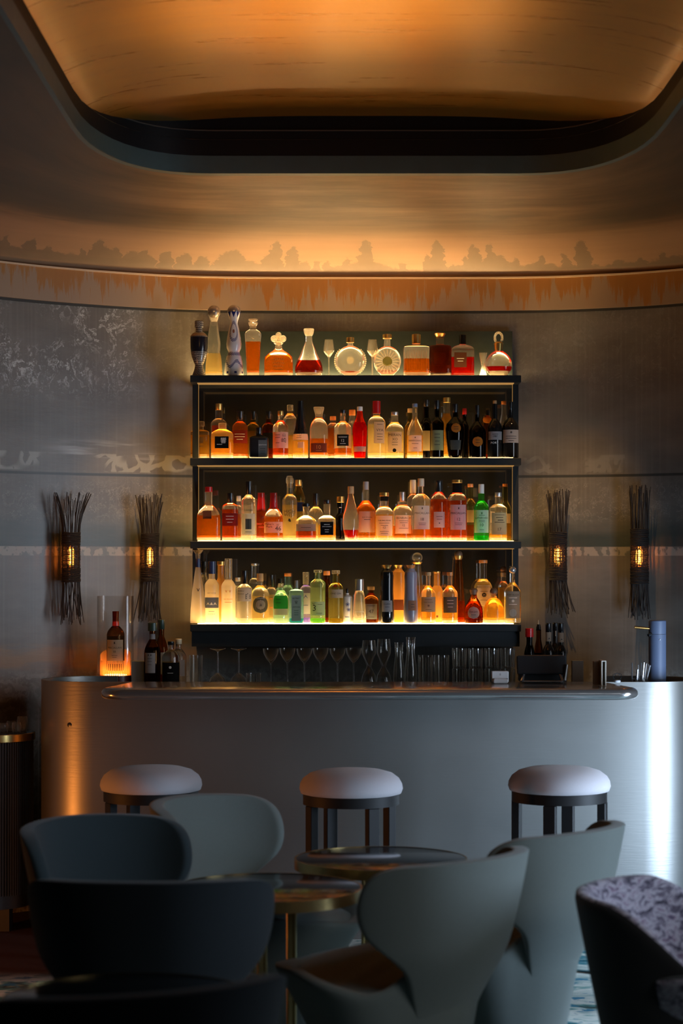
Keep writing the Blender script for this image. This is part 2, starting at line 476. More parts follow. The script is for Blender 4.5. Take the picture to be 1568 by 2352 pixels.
fl = MB(); fl.add([(x, y, z) for z in (0, -.1) for x, y in ROOM], [tuple(reversed(range(len(ROOM)))), tuple(range(len(ROOM), 2*len(ROOM)))]+[(i, (i+1) % len(ROOM), len(ROOM)+(i+1) % len(ROOM), len(ROOM)+i) for i in range(len(ROOM))])
tag(fl.build('floor', carpet_material(), None, False), kind='structure')

# ceiling: coved soffit round a long tray with rounded corners
def tray(n):
    P = []
    xl, xr, y0, y1, ax, ay = -1.0, 1.2, 1.2, 8.59, .46, .95
    for (cx, cy, a0) in ((xr-ax, y1-ay, 0), (xl+ax, y1-ay, 90), (xl+ax, y0+ay, 180), (xr-ax, y0+ay, 270)):
        for k in range(n+1):
            t = math.radians(a0+90*k/n)
            ca, sa = math.cos(t), math.sin(t)
            P.append((cx+ax*math.copysign(abs(ca)**.85, ca), cy+ay*math.copysign(abs(sa)**.85, sa)))
    return P
TRAY = tray(10)
def ray_hit(poly, c, d):
    best = None; n = len(poly)
    for i in range(n):
        a = Vector(poly[i]); b = Vector(poly[(i+1) % n]); e = b-a
        den = d.x*e.y-d.y*e.x
        if abs(den) < 1e-9: continue
        w = a-c
        t = (w.x*e.y-w.y*e.x)/den; s = (w.x*d.y-w.y*d.x)/den
        if t > 0 and -1e-6 <= s <= 1+1e-6 and (best is None or t < best): best = t
    return c+d*best
cc = Vector((.1, 5.0)); NA = 360; NT = 18
V = []; Fc = []; UV = []
wp = []
for i in range(NA+1):
    a = 2*PI*i/NA-PI/2
    d = Vector((math.cos(a), math.sin(a)))
    wp.append((ray_hit(ROOM, cc, d), ray_hit(TRAY, cc, d)))
arc = 0.0
for i, (w, o) in enumerate(wp):
    if i: arc += (w-wp[i-1][0]).length
    c = w+(o-w)*.12
    for k in range(NT+1):
        t = k/NT
        p = w*(1-t)**2+c*(2*t*(1-t))+o*t*t
        z = 3.07*(1-t)**2+3.275*2*t*(1-t)+3.29*t*t
        V.append((p.x, p.y, z)); UV.append((arc, t))
n1 = NT+1
for i in range(NA):
    for k in range(NT): Fc.append((i*n1+k, i*n1+k+1, (i+1)*n1+k+1, (i+1)*n1+k))
b = len(V)
V += [(x, y, z+.14) for x, y, z in V]; UV += list(UV)
Fc += [tuple(b+i for i in reversed(f)) for f in Fc[:]]
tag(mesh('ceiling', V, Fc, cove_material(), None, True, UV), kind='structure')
# teal fascia, dark throat and the vault of the tray
def ringwall(name, z0, z1f, m, thick=.05, inset=0.0):
    n = len(TRAY); V = []; Fc = []
    cen = Vector((.1, 4.9))
    for off in (0.0, thick):
        for top in (0, 1):
            for p in TRAY:
                v = Vector(p); dirn = (v-cen).normalized()
                v = v+dirn*(off-inset)
                V.append((v.x, v.y, z1f(p) if top else z0(p)))
    for i in range(n):
        j = (i+1) % n
        Fc += [(i, n+i, n+j, j), (2*n+i, 2*n+j, 3*n+j, 3*n+i), (i, j, 2*n+j, 2*n+i), (n+i, 3*n+i, 3*n+j, n+j)]
    return tag(mesh(name, V, Fc, m, None, True, None, 40), kind='structure')
def vz(x, y):
    u = min(1.0, abs((x-.1)/1.12)); w = min(1.0, abs((y-4.9)/3.75))
    return 3.372+.155*(1-u**3.5)**.6*(1-w**14)**.3
ringwall('trim_4', lambda p: 3.288, lambda p: 3.362, simple('teal_fascia', (.13, .20, .20), .45, grain=.2, gscale=9), .05, 0.0)
ringwall('trim_5', lambda p: 3.362, lambda p: 3.56, simple('dark_throat', (.012, .014, .018), .5), .05, -.002)
ringwall('trim_6', lambda p: 3.466, lambda p: 3.470, simple('throat_bead', (.20, .16, .13), .4), .01, .004)
V = []; Fc = []
GX, GY = 44, 70
for j in range(GY+1):
    y = lerp(1.15, 8.62, j/GY)
    for i in range(GX+1):
        x = lerp(-1.05, 1.25, i/GX)
        V.append((x, y, 3.372+.158*(1-min(1.0, abs((x-.1)/1.15))**3.5)**.6))
for j in range(GY):
    for i in range(GX):
        a = j*(GX+1)+i; Fc.append((a, a+GX+1, a+GX+2, a+1))
b = len(V); V += [(x, y, z+.06) for x, y, z in V]
Fc += [tuple(b+i for i in reversed(f)) for f in Fc[:]]
tag(mesh('trim_7', V, Fc, vault_material()), kind='structure')

# ================================================================ lit shelving
SZ = [2.553, 2.157, 1.759, 1.361]          # tops of the four shelves
SX0, SX1 = (437-784)/F*9.8, (1196-784)/F*9.8
SY0, SY1 = 9.80, 10.125
steel = simple('blackened_steel', (.020, .024, .026), .38, .3, .25, 30)
topm = emit('soft_opal_light_panel', (1.0, .66, .30), 190.0)
panelm = emit('opal_light_panel', (1.0, .63, .235), 11.5)
ledm = emit('warm_led_channel', (1.0, .50, .14), .42)
unit = thing('back_bar_shelf', 'tall blackened steel wall shelving unit with four glowing shelves of bottles', 'shelf', ((SX0+SX1)/2, SY0, 1.254))
ox, oy, oz = unit.location
hw = (SX1-SX0)/2
b = MB(); b.box((0, (SY1-SY0)/2, (1.326-1.254)/2), (2*hw-.012, SY1-SY0-.01, 1.326-1.254))
b.build('plinth', steel, unit, False)
for s in (-1, 1):
    b = MB(); b.box((s*(hw-.0165), .140, (1.326+2.518)/2-oz), (.029, .05, 2.518-1.326), None, .001)
    sp = b.build('upright', steel, unit, False)
    b = MB(); b.box((s*(hw-.0316), .113, (1.361+2.518)/2-oz), (.002, .002, 2.518-1.361))
    b.build('led_channel', ledm, sp, False)
darkglass = simple('smoked_mirror', (.016, .015, .014), .06, .0, spec=.9)
slate = simple('slate_backing', (.024, .031, .028), .95, 0, .35, 14, .03)
b = MB(); b.box((0, SY1-SY0-.006, (1.326+2.518)/2-oz), (2*hw-.03, .012, 2.518-1.326))
b.build('back_panel', darkglass, unit, False)
b = MB(); b.box((0, SY1-SY0-.006, (2.553+2.80)/2-oz), (2*hw-.03, .012, .247))
b.build('top_back_panel', slate, unit, False)
for k, z in enumerate(SZ):
    b = MB(); b.box((0, (SY1-SY0)/2-.006, z-.0175-oz), (2*hw, SY1-SY0+.012, .035), None, .002)
    sh = b.build('shelf', steel, unit, False)
    b = MB(); b.box((0, .172 if k else .165, z+.0008-oz), (2*hw-(.064 if k else .14), .275 if k else .25, .003))
    b.build('light_panel', panelm if k else emit('dimmer_opal_light_panel', (1.0, .63, .235), 7.0), sh, False)
    if k == 0:
        b = MB(); b.box((0, .303, z+.0008-oz), (2*hw-.05, .020, .003)); b.build('led_strip', topm, sh, False)
    if k < 3:
        b = MB(); b.box((0, .045, z-.0365-oz), (2*hw-.065, .075, .003))
        b.build('led_channel', ledm, sh, False)

# ================================================================ the bar
def bar_metal(name, rough, base=(.50, .50, .50)):
    m, nt, out = new_mat(name)
    tc = nd(nt, 'TexCoord').outputs['Object']
    n = noi(nt, tc, 3.0, 5, .6); n2 = noi(nt, mapv(nt, tc, (4, 4, 60)), 2.0, 3)
    col = mixc(nt, M(nt, 'MULTIPLY', n, .5), base, tuple(c*.72 for c in base))
    p = nd(nt, 'BsdfPrincipled', {'Base Color': col, 'Metallic': .85, 'Roughness': M(nt, 'MULTIPLY_ADD', n, .14, rough), 'Anisotropic': .0})
    put(nt, p.inputs['Normal'], nd(nt, 'Bump', {'Strength': .05, 'Distance': .01, 'Height': n2}))
    nt.links.new(p.outputs[0], out.inputs[0]); return m
BM = bar_metal('satin_pewter_bar', .34, (.265, .262, .248))
bar = thing('bar_counter', 'curved satin pewter bar with rounded ends and a thick bullnosed counter top', 'bar', (0, 9.0, 0))
def cbar(r, xl, xr, yf, back):
    P = [(xl+.05, back)]
    for k in range(17):
        t = math.radians(90+180*k/16); P.append((xl+r*math.cos(t), yf+r+r*math.sin(t)))
    for k in range(1, 12): P.append((lerp(xl, xr, k/12), yf))
    for k in range(17):
        t = math.radians(-90+180*k/16); P.append((xr+(r+.04)*math.cos(t), yf+r+r*math.sin(t)))
    P.append((xr-.10, back)); return P
outer = cbar(.265, -1.09, 1.33, 8.99, 9.52)
inner = cbar(.237, -1.09, 1.33, 9.018, 9.492)
n = len(outer); V = []; Fc = []
for P in (outer, inner):
    for z in (0.0, .02, 1.122, 1.13):
        V += [(x, y-9.0, z) for x, y in P]
for s in range(2):
    for k in range(3):
        for i in range(n-1):
            a = s*4*n+k*n+i; q = (a, a+1, a+n+1, a+n); Fc.append(q if s == 0 else tuple(reversed(q)))
for i in range(n-1):
    Fc.append((3*n+i, 3*n+i+1, 7*n+i+1, 7*n+i))
for i in (0, n-1):
    for k in range(3):
        a = k*n+i; q = (a, a+n, 4*n+a+n, 4*n+a); Fc.append(q if i == 0 else tuple(reversed(q)))
mesh('bar_front', V, Fc, BM, bar, True, None, 35)
# counter top with bullnose edge
def slab(x0, x1, y0, y1, z0, z1, rc):
    P = []
    for (cx, cy, a0) in ((x1-rc, y1-.02, 0), (x0+rc, y1-.02, 90), (x0+rc, y0+rc, 180), (x1-rc, y0+rc, 270)):
        r_ = rc if a0 >= 180 else .02
        for k in range(9):
            t = math.radians(a0+90*k/8); P.append((cx+r_*math.cos(t), cy+r_*math.sin(t)))
    h = (z1-z0)/2; rings = []
    for k in range(11):
        t = math.radians(-90+180*k/10)
        rings.append((h*(1-math.cos(t)), (z0+z1)/2+h*math.sin(t)))
    c = Vector(((x0+x1)/2, (y0+y1)/2)); V = []; Fc = []; n = len(P)
    for ins, z in rings:
        for p in P:
            v = Vector(p); q = v-c
            ex = max(0, 1-ins/abs(q.x)) if abs(q.x) > .1 else 1; ey = max(0, 1-ins/abs(q.y)) if abs(q.y) > .05 else 1
            V.append((c.x+q.x*ex, c.y+q.y*ey, z))
    for k in range(len(rings)-1):
        for i in range(n):
            j = (i+1) % n; Fc.append((k*n+i, k*n+j, k*n+n+j, k*n+n+i))
    Fc.append(tuple(reversed(range(n)))); Fc.append(tuple(range((len(rings)-1)*n, len(rings)*n)))
    return V, Fc
V, Fc = slab(-1.005, 1.24, 8.47-9, 9.02-9, 1.083, 1.1315, .09)
mesh('counter_top', V, Fc, bar_metal('polished_pewter_top', .10, (.42, .41, .40)), bar, True, None, 50)
b = MB(); b.box((.1, .11, 1.03), (2.3, .18, .03)); b.build('inner_worktop', simple('work_steel', (.25, .25, .25), .3, .8), bar, False)
b = MB(); b.lathe([(.011, 0), (.011, .004), (.006, .006)], 12, at(158, 1667, 8.99)-Vector((0, 9.0, 0)), rot=None)
# little keyhole stud on the rounded end
kp = Vector((-1.09+.266*math.cos(math.radians(246)), 8.99+.265+.266*math.sin(math.radians(246))-9.0, .94))
b = MB(); b.lathe([(.010, -.003), (.010, .002), (.004, .003)], 12, kp, rot=Vector((0, 0, 1)).rotation_difference(Vector((math.cos(math.radians(246)), math.sin(math.radians(246)), 0))).to_matrix())
b.build('lock_stud', simple('dark_stud', (.05, .05, .05), .3, .8), bar)

BCZ = 1.04
counter = thing('back_counter', 'low dark counter beneath the lit shelves holding the glassware', 'counter', (0, 9.6, 0))
b = MB(); b.box((.05, .155, .5), (2.36, .29, 1.0)); b.build('cabinet', simple('dark_cabinet', (.020, .019, .018), .5), counter, False)
b = MB(); b.box((.05, .15, 1.02), (2.40, .31, .04), None, .004); b.build('worktop', simple('dark_worktop', (.03, .028, .026), .25), counter, False)
# ================================================================ bottles
CLEAR = (.93, .92, .88)
GL = {'clear': vessel('clear_glass', (.97, .96, .93), .07), 'amber': vessel('amber_glass', (.70, .42, .18), .05),
      'brown': vessel('brown_glass', (.52, .28, .12), .03), 'black': simple('black_glass', (.008, .008, .008), .08, spec=.7),
      'dark': glass('dark_wine_glass', (.055, .045, .030), .02, .12), 'olive': vessel('olive_glass', (.66, .63, .34), .05),
      'green': vessel('green_glass', (.18, .66, .22), .10), 'pale_green': vessel('pale_green_glass', (.72, .86, .62), .10),
      'teal': vessel('teal_glass', (.68, .90, .83), .10), 'blue': vessel('sapphire_glass', (.58, .84, .90), .14),
      'red': vessel('red_glass', (.88, .16, .06), .20), 'violet': vessel('violet_glass', (.80, .76, .96), .12),
      'frost': glass('frosted_glass', (.90, .80, .64), .80, .1, .3), 'crystal': vessel('cut_crystal', (.97, .95, .90), .07, 1.5),
      'lilac': simple('lilac_lacquer', (.24, .22, .27), .25), 'white': simple('white_ceramic', (.62, .60, .56), .2, spec=.6),
      'slateblack': simple('matt_black_bottle', (.014, .014, .015), .35), 'rose': glass('amber_frost_glass', (.90, .56, .20), .55, .2, .2)}
OPAQUE = ('black', 'slateblack', 'lilac', 'white', 'bluewhite', 'talavera', 'frost', 'dark')
GL['base'] = glass('thick_glass_base', (.97, .94, .86), .55, .3)
GL['base_amber'] = glass('thick_amber_base', (.85, .45, .12), .5, .3); GL['base_brown'] = glass('thick_brown_base', (.60, .22, .05), .4, .3)
GL['base_green'] = glass('thick_green_base', (.20, .75, .22), .4, .3); GL['base_red'] = glass('thick_red_base', (.9, .12, .04), .4, .3)
GL['base_blue'] = glass('thick_blue_base', (.10, .55, .62), .5, .3); GL['base_violet'] = glass('thick_violet_base', (.45, .32, .9), .5, .3)
GL['base_pale_green'] = glass('thick_pale_green_base', (.45, .85, .25), .5, .3); GL['base_olive'] = glass('thick_olive_base', (.75, .62, .2), .5, .3)
LQ = {'pale': fluid('pale_spirit', (.98, .82, .46), .22), 'water': fluid('clear_spirit', (.97, .94, .86), .12), 'gold': fluid('golden_spirit', (.98, .64, .18), .18),
      'amber': fluid('amber_spirit', (.85, .36, .05), .12), 'copper': fluid('copper_spirit', (.76, .22, .025), .12), 'red': fluid('cherry_red_spirit', (.70, .05, .014), .3),
      'brown': fluid('dark_brown_spirit', (.20, .045, .010), .2), 'ruby': fluid('ruby_spirit', (.40, .05, .012), .2)}
def solid(name, col, r=.5, **k): return simple(name, col, r, **k)
CAP = {'black': solid('black_cap', (.010, .010, .010), .25), 'gold': solid('gold_cap', (.62, .38, .10), .3, metal=.8), 'cork': solid('cork_stopper', (.45, .27, .12), .8, grain=.3),
       'red': solid('red_wax_cap', (.50, .012, .012), .25), 'silver': solid('silver_cap', (.55, .52, .48), .3, metal=.7), 'white': solid('white_cap', (.72, .68, .60), .5),
       'navy': solid('navy_cap', (.02, .035, .10), .35), 'orange': solid('copper_cap', (.60, .20, .04), .4), 'grey': solid('grey_cap', (.30, .28, .27), .5),
       'crystal': glass('crystal_stopper', (.96, .90, .78), .22, .7, .03), 'green': solid('dark_green_cap', (.015, .035, .025), .4), 'brown': solid('brown_wood_stopper', (.16, .08, .04), .5),
       'bluegrey': solid('blue_grey_cap', (.16, .20, .30), .4), 'beige': solid('beige_cap', (.60, .48, .30), .5)}
LB = {'white': (.55, .53, .50), 'cream': (.62, .50, .36), 'beige': (.42, .34, .26), 'black': (.012, .012, .012), 'maroon': (.16, .025, .020), 'grey': (.20, .21, .20),
      'tan': (.36, .27, .14), 'lime': (.34, .36, .18), 'brown': (.13, .05, .03), 'orange': (.62, .20, .03), 'navy': (.02, .03, .09), 'greengrey': (.20, .23, .20),
      'green': (.03, .22, .035), 'silver': (.38, .40, .38), 'copper': (.40, .20, .12), 'slate': (.07, .08, .08), 'blue': (.10, .13, .22), 'palegrey': (.42, .40, .40)}
def paper(c): return paperm('paper_'+c, LB[c])
INK = {'k': simple('black_ink', (.015, .013, .012), .6), 'w': simple('white_ink', (.70, .68, .62), .6), 'g': simple('gold_ink', (.60, .38, .10), .4, .6), 'r': simple('red_ink', (.45, .03, .02), .6), 'b': simple('blue_ink', (.04, .06, .22), .5), 'o': simple('orange_ink', (.55, .16, .02), .6)}

def surf_patch(prof, z0, z1, ha, e, sx, sy, off=.0006, nz=6, na=10, a0=-PI/2, oval=False, fn=None):
    V = []; Fc = []
    for k in range(nz+1):
        z = lerp(z0, z1, k/nz)
        h = ha
        if oval: h = ha*math.sqrt(max(0.0, 1-(2*k/nz-1)**2))
        r = interp(prof, z)
        for i in range(na+1):
            t = a0+lerp(-h, h, i/na)
            p = se(r, t, e, sx, sy); q = Vector((math.cos(t), math.sin(t), 0))
            V.append(p+q*off+Vector((0, 0, z)))
    w = na+1
    for k in range(nz):
        for i in range(na): Fc.append((k*w+i, k*w+i+1, k*w+w+i+1, k*w+w+i))
    return V, Fc

def wrap_text(mb, s, zc, size, prof, e, sx, sy, off=.0012, xoff=0.0, maxw=None, rot90=False):
    V, Fc, w, h = letters(s)
    if not V: return
    k = size/max(h, .5)
    if maxw and w*k > maxw: k = maxw/w
    r0 = interp(prof, zc)
    out = []
    for v in V:
        x = v.x*k+xoff; z = zc+v.y*k
        if e > 3:
            y = -r0*sy-off
        else:
            rr = interp(prof, z)
            q = min(.98, abs(x/(rr*sx)))
            y = -rr*sy*(1-q**e)**(1/e)-off
        out.append((x, y, z))
    mb.add(out, Fc)

ROWB = {1: 863.0, 2: 1052.0, 3: 1242.0, 4: 1433.0}
GROUPS = {1: 'decanters on the top shelf', 2: 'bottles on the second shelf', 3: 'bottles on the third shelf', 4: 'bottles on the lowest lit shelf'}

STOOD = {r_: [(SX0+.0165, 9.94, .016, 1.7, True), (SX1-.0165, 9.94, .016, 1.7, True)] for r_ in (2, 3, 4)}
def bottle(row, x0, x1, top, desc, cap=('black', 18, 15), neck=(13, None), sh=None, g='clear', liq=None, lvl=None, e=2.0, sy=1.0,
           lab=None, txt=(), prof=None, back=0, lab2=None, name='bottle', cat='bottle', stop=None, base=None, dep=None, zb=None, group=None, rot=0.0, thickbase=9):
    """row: shelf number; x0,x1: sides; top: top edge; sh: row where the shoulder starts; neck: width and row of the shoulder's end"""
    zb_ = zb if zb is not None else SZ[row-1]+.004
    wmax = max([w for y, w in prof]) if prof else (x1-x0)
    q = wmax*9.9/F/2
    d = dep if dep else (9.995 if back else max(9.872, 9.832+q*sy))
    if not dep or zb is None:
        for k in range(24):                  # stand clear of the bottles already on this shelf
            dd = d+(0, .012, -.012, .024, -.024, .036, -.036, .048, -.048, .06, -.06, .072, -.072, .084, .096, .108, -.084, .12, -.096, .13, .14, -.108, .15, .16)[k]
            if not (9.826+q*sy <= dd <= 10.098-q*sy): continue
            xx = ((x0+x1)/2-784)*dd/F
            sq = e > 3
            bad = False
            for (px_, pd_, pq, ps, psq) in STOOD.get(row, []):
                ax, ay = abs(xx-px_)/(q+pq+.0015), abs(dd-pd_)/(q*sy+pq*ps+.0015)
                if (max(ax, ay) < 1 and (sq or psq)) or ax*ax+ay*ay < 1: bad = True; break
            if not bad: d = dd; break
        STOOD.setdefault(row, []).append((((x0+x1)/2-784)*d/F, d, q, sy, e > 3))
    s = d/F
    yb = HZ+(EYE-zb_)/s                       # picture row of the base at this depth
    zz = lambda y: (yb-y)*s
    W = (x1-x0)*s/2
    xc = ((x0+x1)/2-784)*s
    t = thing(name, desc, cat, (xc, d, zb_), 0, group or GROUPS.get(row))
    capm, capw, caph = cap if cap else (None, 0, 0)
    ctop = top+caph
    if prof is None:
        nw, ny = neck
        sh = sh if sh else lerp(top, yb, .45)
        ny = ny if ny else lerp(ctop, sh, .55)
        nr = nw*s/2; dz = zz(ny)-zz(sh)
        P = [(W*.90, 0), (W*.985, .0035), (W, .008), (W, zz(sh))]
        for q in (.15, .32, .5, .68, .85, 1.0):
            c = math.cos(q*PI/2) if e < 3 else (1-q**2.2)
            P.append((max(nr, nr+(W-nr)*c), zz(sh)+dz*(q if e < 3 else q)))
        P += [(nr*.97, lerp(zz(ny), zz(ctop), .5)), (nr, zz(ctop))]
    else:
        P = [(w*s/2, max(0.0, zz(y))) for y, w in prof]
        P = [p for i, p in enumerate(P) if i == 0 or p[1] > P[i-1][1]+1e-5]
    pz = sorted([(z, r) for r, z in P])
    gm = GL[g]
    nseg = 28 if e < 3 else 36
    b = MB(); b.lathe(P, nseg, (0, 0, 0), 1, sy, e)
    b.build('glass_body', gm, t, True, 30 if e < 3 else 38)
    if g not in OPAQUE and zb is None:
        hb_ = 11*s
        b = MB(); b.lathe([(max(.002, interp(pz, .001)-.0012), .0008), (max(.002, interp(pz, hb_)-.0014), hb_), (.002, hb_*.8)], nseg, (0, 0, 0), 1, sy, e)
        b.build('glass_base', GL['base_'+g] if 'base_'+g in GL else GL['base'], t, True, 40)
    if liq:
        lz = zz(lvl) if lvl else zz(sh if sh else lerp(top, yb, .5))
        z0 = thickbase*s*.8
        zs = [z0]+[z for z, r in pz if z0 < z < lz]+[lz]
        Q = [(max(.002, interp(pz, z)-.0022), z) for z in zs]
        b = MB(); b.lathe(Q, nseg, (0, 0, 0), 1, sy, e)
        b.build('liquid', LQ[liq], t, True, 40)
    if capm and not stop:
        cr = capw*s/2; z0, z1 = zz(ctop)-.0004, zz(top)
        b = MB(); b.lathe([(cr*.94, z0), (cr, z0+.0012), (cr, z1-.0016), (cr*.88, z1)], 18)
        b.build('cap', CAP[capm], t, True, 40)
    if stop:
        stop(t, s, zz, CAP[capm] if capm else None)
    prints = []
    for L, nm in ((lab, 'label'), (lab2, 'badge')):
        if not L: continue
        ly0, ly1, wf, colr = L[:4]
        xo = L[4] if len(L) > 4 else 0.0
        oval = len(L) > 5 and L[5]
        zm = (zz(ly0)+zz(ly1))/2; r = interp(pz, zm)
        if e > 3:
            hw_ = wf*r
            V = []
            yy = -r*sy-.0008
            cx_ = xo*r
            if oval:
                V = [(cx_+hw_*math.cos(2*PI*i/28), yy, zm+(zz(ly0)-zz(ly1))/2*math.sin(2*PI*i/28)) for i in range(28)]
                V2 = [(x, y+.0006, z) for x, y, z in V]
                Fc = [tuple(range(28))]+[(i, 28+i, 28+(i+1) % 28, (i+1) % 28) for i in range(28)]
                lo = mesh(nm, V+V2, Fc, paper(colr), t, False)
            else:
                q = MB(); q.box((cx_, yy+.0003, zm), (2*hw_, .0006, abs(zz(ly0)-zz(ly1)))); lo = q.build(nm, paper(colr), t, False)
        else:
            ha = math.asin(min(.97, wf)); a0 = -PI/2+math.asin(max(-.8, min(.8, xo)))
            V, Fc = surf_patch(pz, zz(ly1), zz(ly0), ha, e, 1, sy, a0=a0, oval=oval, nz=12 if oval else 6)
            lo = mesh(nm, V, Fc, paper(colr), t, True)
        prints.append(lo)
    by = {}
    for T in txt:
        st, yc, sz = T[:3]; ink = T[3] if len(T) > 3 else 'k'; xo = T[4] if len(T) > 4 else 0.0; mw = T[5] if len(T) > 5 else .8
        mb = by.setdefault(ink, MB())
        zc = zz(yc); r = interp(pz, zc)
        if st == '-':
            hw_ = mw*r*.8; n = 5
            for i in range(n):
                a, c = lerp(-hw_, hw_, i/n)+xo*r, lerp(-hw_, hw_, (i+1)/n)+xo*r
                f = lambda x: (-r*sy-.0013) if e > 3 else -sy*r*(1-min(.98, abs(x/r))**e)**(1/e)-.0013
                h_ = sz*s/2
                mb.add([(a, f(a), zc-h_), (c, f(c), zc-h_), (c, f(c), zc+h_), (a, f(a), zc+h_)], [(0, 1, 2, 3)])
        else:
            wrap_text(mb, st, zc, sz*s, pz, e, 1, sy, .0014, xo*r, mw*2*r)
    for ink, mb in by.items():
        if mb.V: mesh('lettering', mb.V, mb.F, INK[ink], prints[0] if prints else t, False)
    if rot: t.rotation_euler = (0, 0, rot)
    return t

# ---- stoppers with shapes of their own
def st_ball(r, yc, collar=None):
    def f(t, s, zz, m):
        R = r*s; zc = zz(yc); b = MB()
        b.lathe([(max(.0008, R*math.cos(math.radians(a))), zc+R*math.sin(math.radians(a))) for a in range(-80, 91, 14)], 18)
        st = b.build('stopper', m, t)
        if collar:
            b = MB(); b.lathe([(collar[0]*s/2*.9, zz(collar[1]+collar[2])), (collar[0]*s/2, zz(collar[1]))], 18); b.build('collar', CAP[collar[3]], t)
    return f
def st_prof(P, n=18, e=2.0, sy=1.0, col=None):
    def f(t, s, zz, m):
        b = MB(); b.lathe([(w*s/2, zz(y)) for y, w in P], n, (0, 0, 0), 1, sy, e); b.build('stopper', m, t, True, 35)
        if col:
            b = MB(); b.lathe([(w*s/2, zz(y)) for y, w in col[0]], 18); b.build('neck_ring', CAP[col[1]], t, True, 35)
    return f
def st_flower(t, s, zz, m):
    b = MB()
    for dx, y, r in ((0, 770, 7), (-10, 778, 8), (10, 778, 8), (0, 780, 8)):
        R = r*s
        b.lathe([(max(.0008, R*math.cos(math.radians(a))), R*math.sin(math.radians(a))) for a in range(-84, 91, 16)], 14, (dx*s, 0, zz(y)), 1, .7)
    b.lathe([(4*s, zz(800)), (5*s, zz(790))], 12)
    b.build('stopper', m, t)
    b = MB(); b.lathe([(7*s, zz(792)), (11*s, zz(789)), (11*s, zz(786)), (7*s, zz(784))], 16); b.build('neck_ring', m, t)
def st_ring(t, s, zz, m):
    b = MB(); P = []
    for i in range(25):
        a = 2*PI*i/24; P.append((8.5*s*math.cos(a), 0, zz(776)+12*s*math.sin(a)))
    b.tube(P, 3.0*s, 8, False); b.build('stopper', CAP['crystal'], t)
    b = MB(); b.lathe([(8*s, zz(807)), (9*s, zz(804)), (10*s, zz(793)), (11*s, zz(789)), (8*s, zz(786))], 18); b.build('neck_collar', CAP['gold'], t, True, 40)

# ---------------------------------------------------------------- top shelf
R = 1
def painted(name, base, dark):
    m, nt, out = new_mat(name)
    tc = nd(nt, 'TexCoord').outputs['Object']
    sp = nd(nt, 'SeparateXYZ', {0: tc})
    a = M(nt, 'ARCTAN2', sp.outputs[0], M(nt, 'MULTIPLY', sp.outputs[1], -1)); z = sp.outputs[2]
    cv = nd(nt, 'CombineXYZ', {0: M(nt, 'MULTIPLY', a, 7.0), 1: M(nt, 'MULTIPLY', z, 130.0)}).outputs[0]
    vo = nd(nt, 'TexVoronoi', {'Vector': cv, 'Scale': .75, 'Randomness': .35}, feature='DISTANCE_TO_EDGE').outputs['Distance']
    k = smooth(nt, vo, .16, .10)
    return m, nt, out, a, z, k
def blue_white():
    m, nt, out, a, z, k = painted('blue_painted_ceramic', None, None)
    # medallion ring, sprays on the bell and a pointed collar
    dx = M(nt, 'MULTIPLY', a, .030)
    def ring(zc, ra, rb):
        d = M(nt, 'SQRT', M(nt, 'ADD', M(nt, 'POWER', M(nt, 'DIVIDE', dx, ra), 2.0), M(nt, 'POWER', M(nt, 'DIVIDE', M(nt, 'SUBTRACT', z, zc), rb), 2.0)))
        return d
    d = ring(.214, .020, .046); band1 = band(nt, d, .78, 1.12, .03)
    leaf = M(nt, 'GREATER_THAN', M(nt, 'SINE', M(nt, 'MULTIPLY', M(nt, 'ADD', z, M(nt, 'MULTIPLY', dx, .7)), 900.0)), -.25)
    b1 = M(nt, 'MULTIPLY', band1, leaf)
    cen = M(nt, 'SUBTRACT', 1.0, smooth(nt, ring(.214, .006, .010), .8, 1.1))
    wave = M(nt, 'ABSOLUTE', M(nt, 'SUBTRACT', z, M(nt, 'MULTIPLY_ADD', M(nt, 'SINE', M(nt, 'MULTIPLY', a, 4.0)), .014, .056)))
    b2 = M(nt, 'MULTIPLY', M(nt, 'LESS_THAN', wave, .008), leaf)
    b3 = M(nt, 'MULTIPLY', band(nt, z, .097, .112, .002), leaf)
    zig = M(nt, 'MULTIPLY_ADD', M(nt, 'PINGPONG', M(nt, 'MULTIPLY', a, 1.3), .5), .06, .292)
    b4 = M(nt, 'MULTIPLY', M(nt, 'LESS_THAN', zig, M(nt, 'ADD', z, .012)), M(nt, 'LESS_THAN', z, .317))
    kk = M(nt, 'ADD', M(nt, 'ADD', b1, b2), M(nt, 'ADD', b3, b4), clamp=True)
    dots = M(nt, 'MULTIPLY', band(nt, z, .010, .020, .002), M(nt, 'GREATER_THAN', M(nt, 'SINE', M(nt, 'MULTIPLY', a, 7.0)), .6))
    col = mixc(nt, M(nt, 'ADD', kk, dots, clamp=True), (.60, .60, .58), (.012, .018, .12))
    col = mixc(nt, cen, col, (.25, .10, .06))
    p = nd(nt, 'BsdfPrincipled', {'Base Color': col, 'Roughness': .15})
    nt.links.new(p.outputs[0], out.inputs[0]); return m
def talavera_dark():
    m, nt, out, a, z, k = painted('dark_painted_ceramic', None, None)
    mid = band(nt, z, .115, .188, .003)
    col = mixc(nt, k, mixc(nt, mid, (.34, .30, .24), (.012, .012, .02)), (.02, .016, .016))
    col = mixc(nt, M(nt, 'MULTIPLY', band(nt, z, .19, .205, .002), .8), col, (.30, .16, .06))
    p = nd(nt, 'BsdfPrincipled', {'Base Color': col, 'Roughness': .15})
    nt.links.new(p.outputs[0], out.inputs[0]); return m
GL['bluewhite'] = blue_white(); GL['talavera'] = talavera_dark()
CAP['talavera'] = GL['talavera']; CAP['chrome'] = solid('grey_metal_dome', (.34, .31, .30), .28, metal=.7)
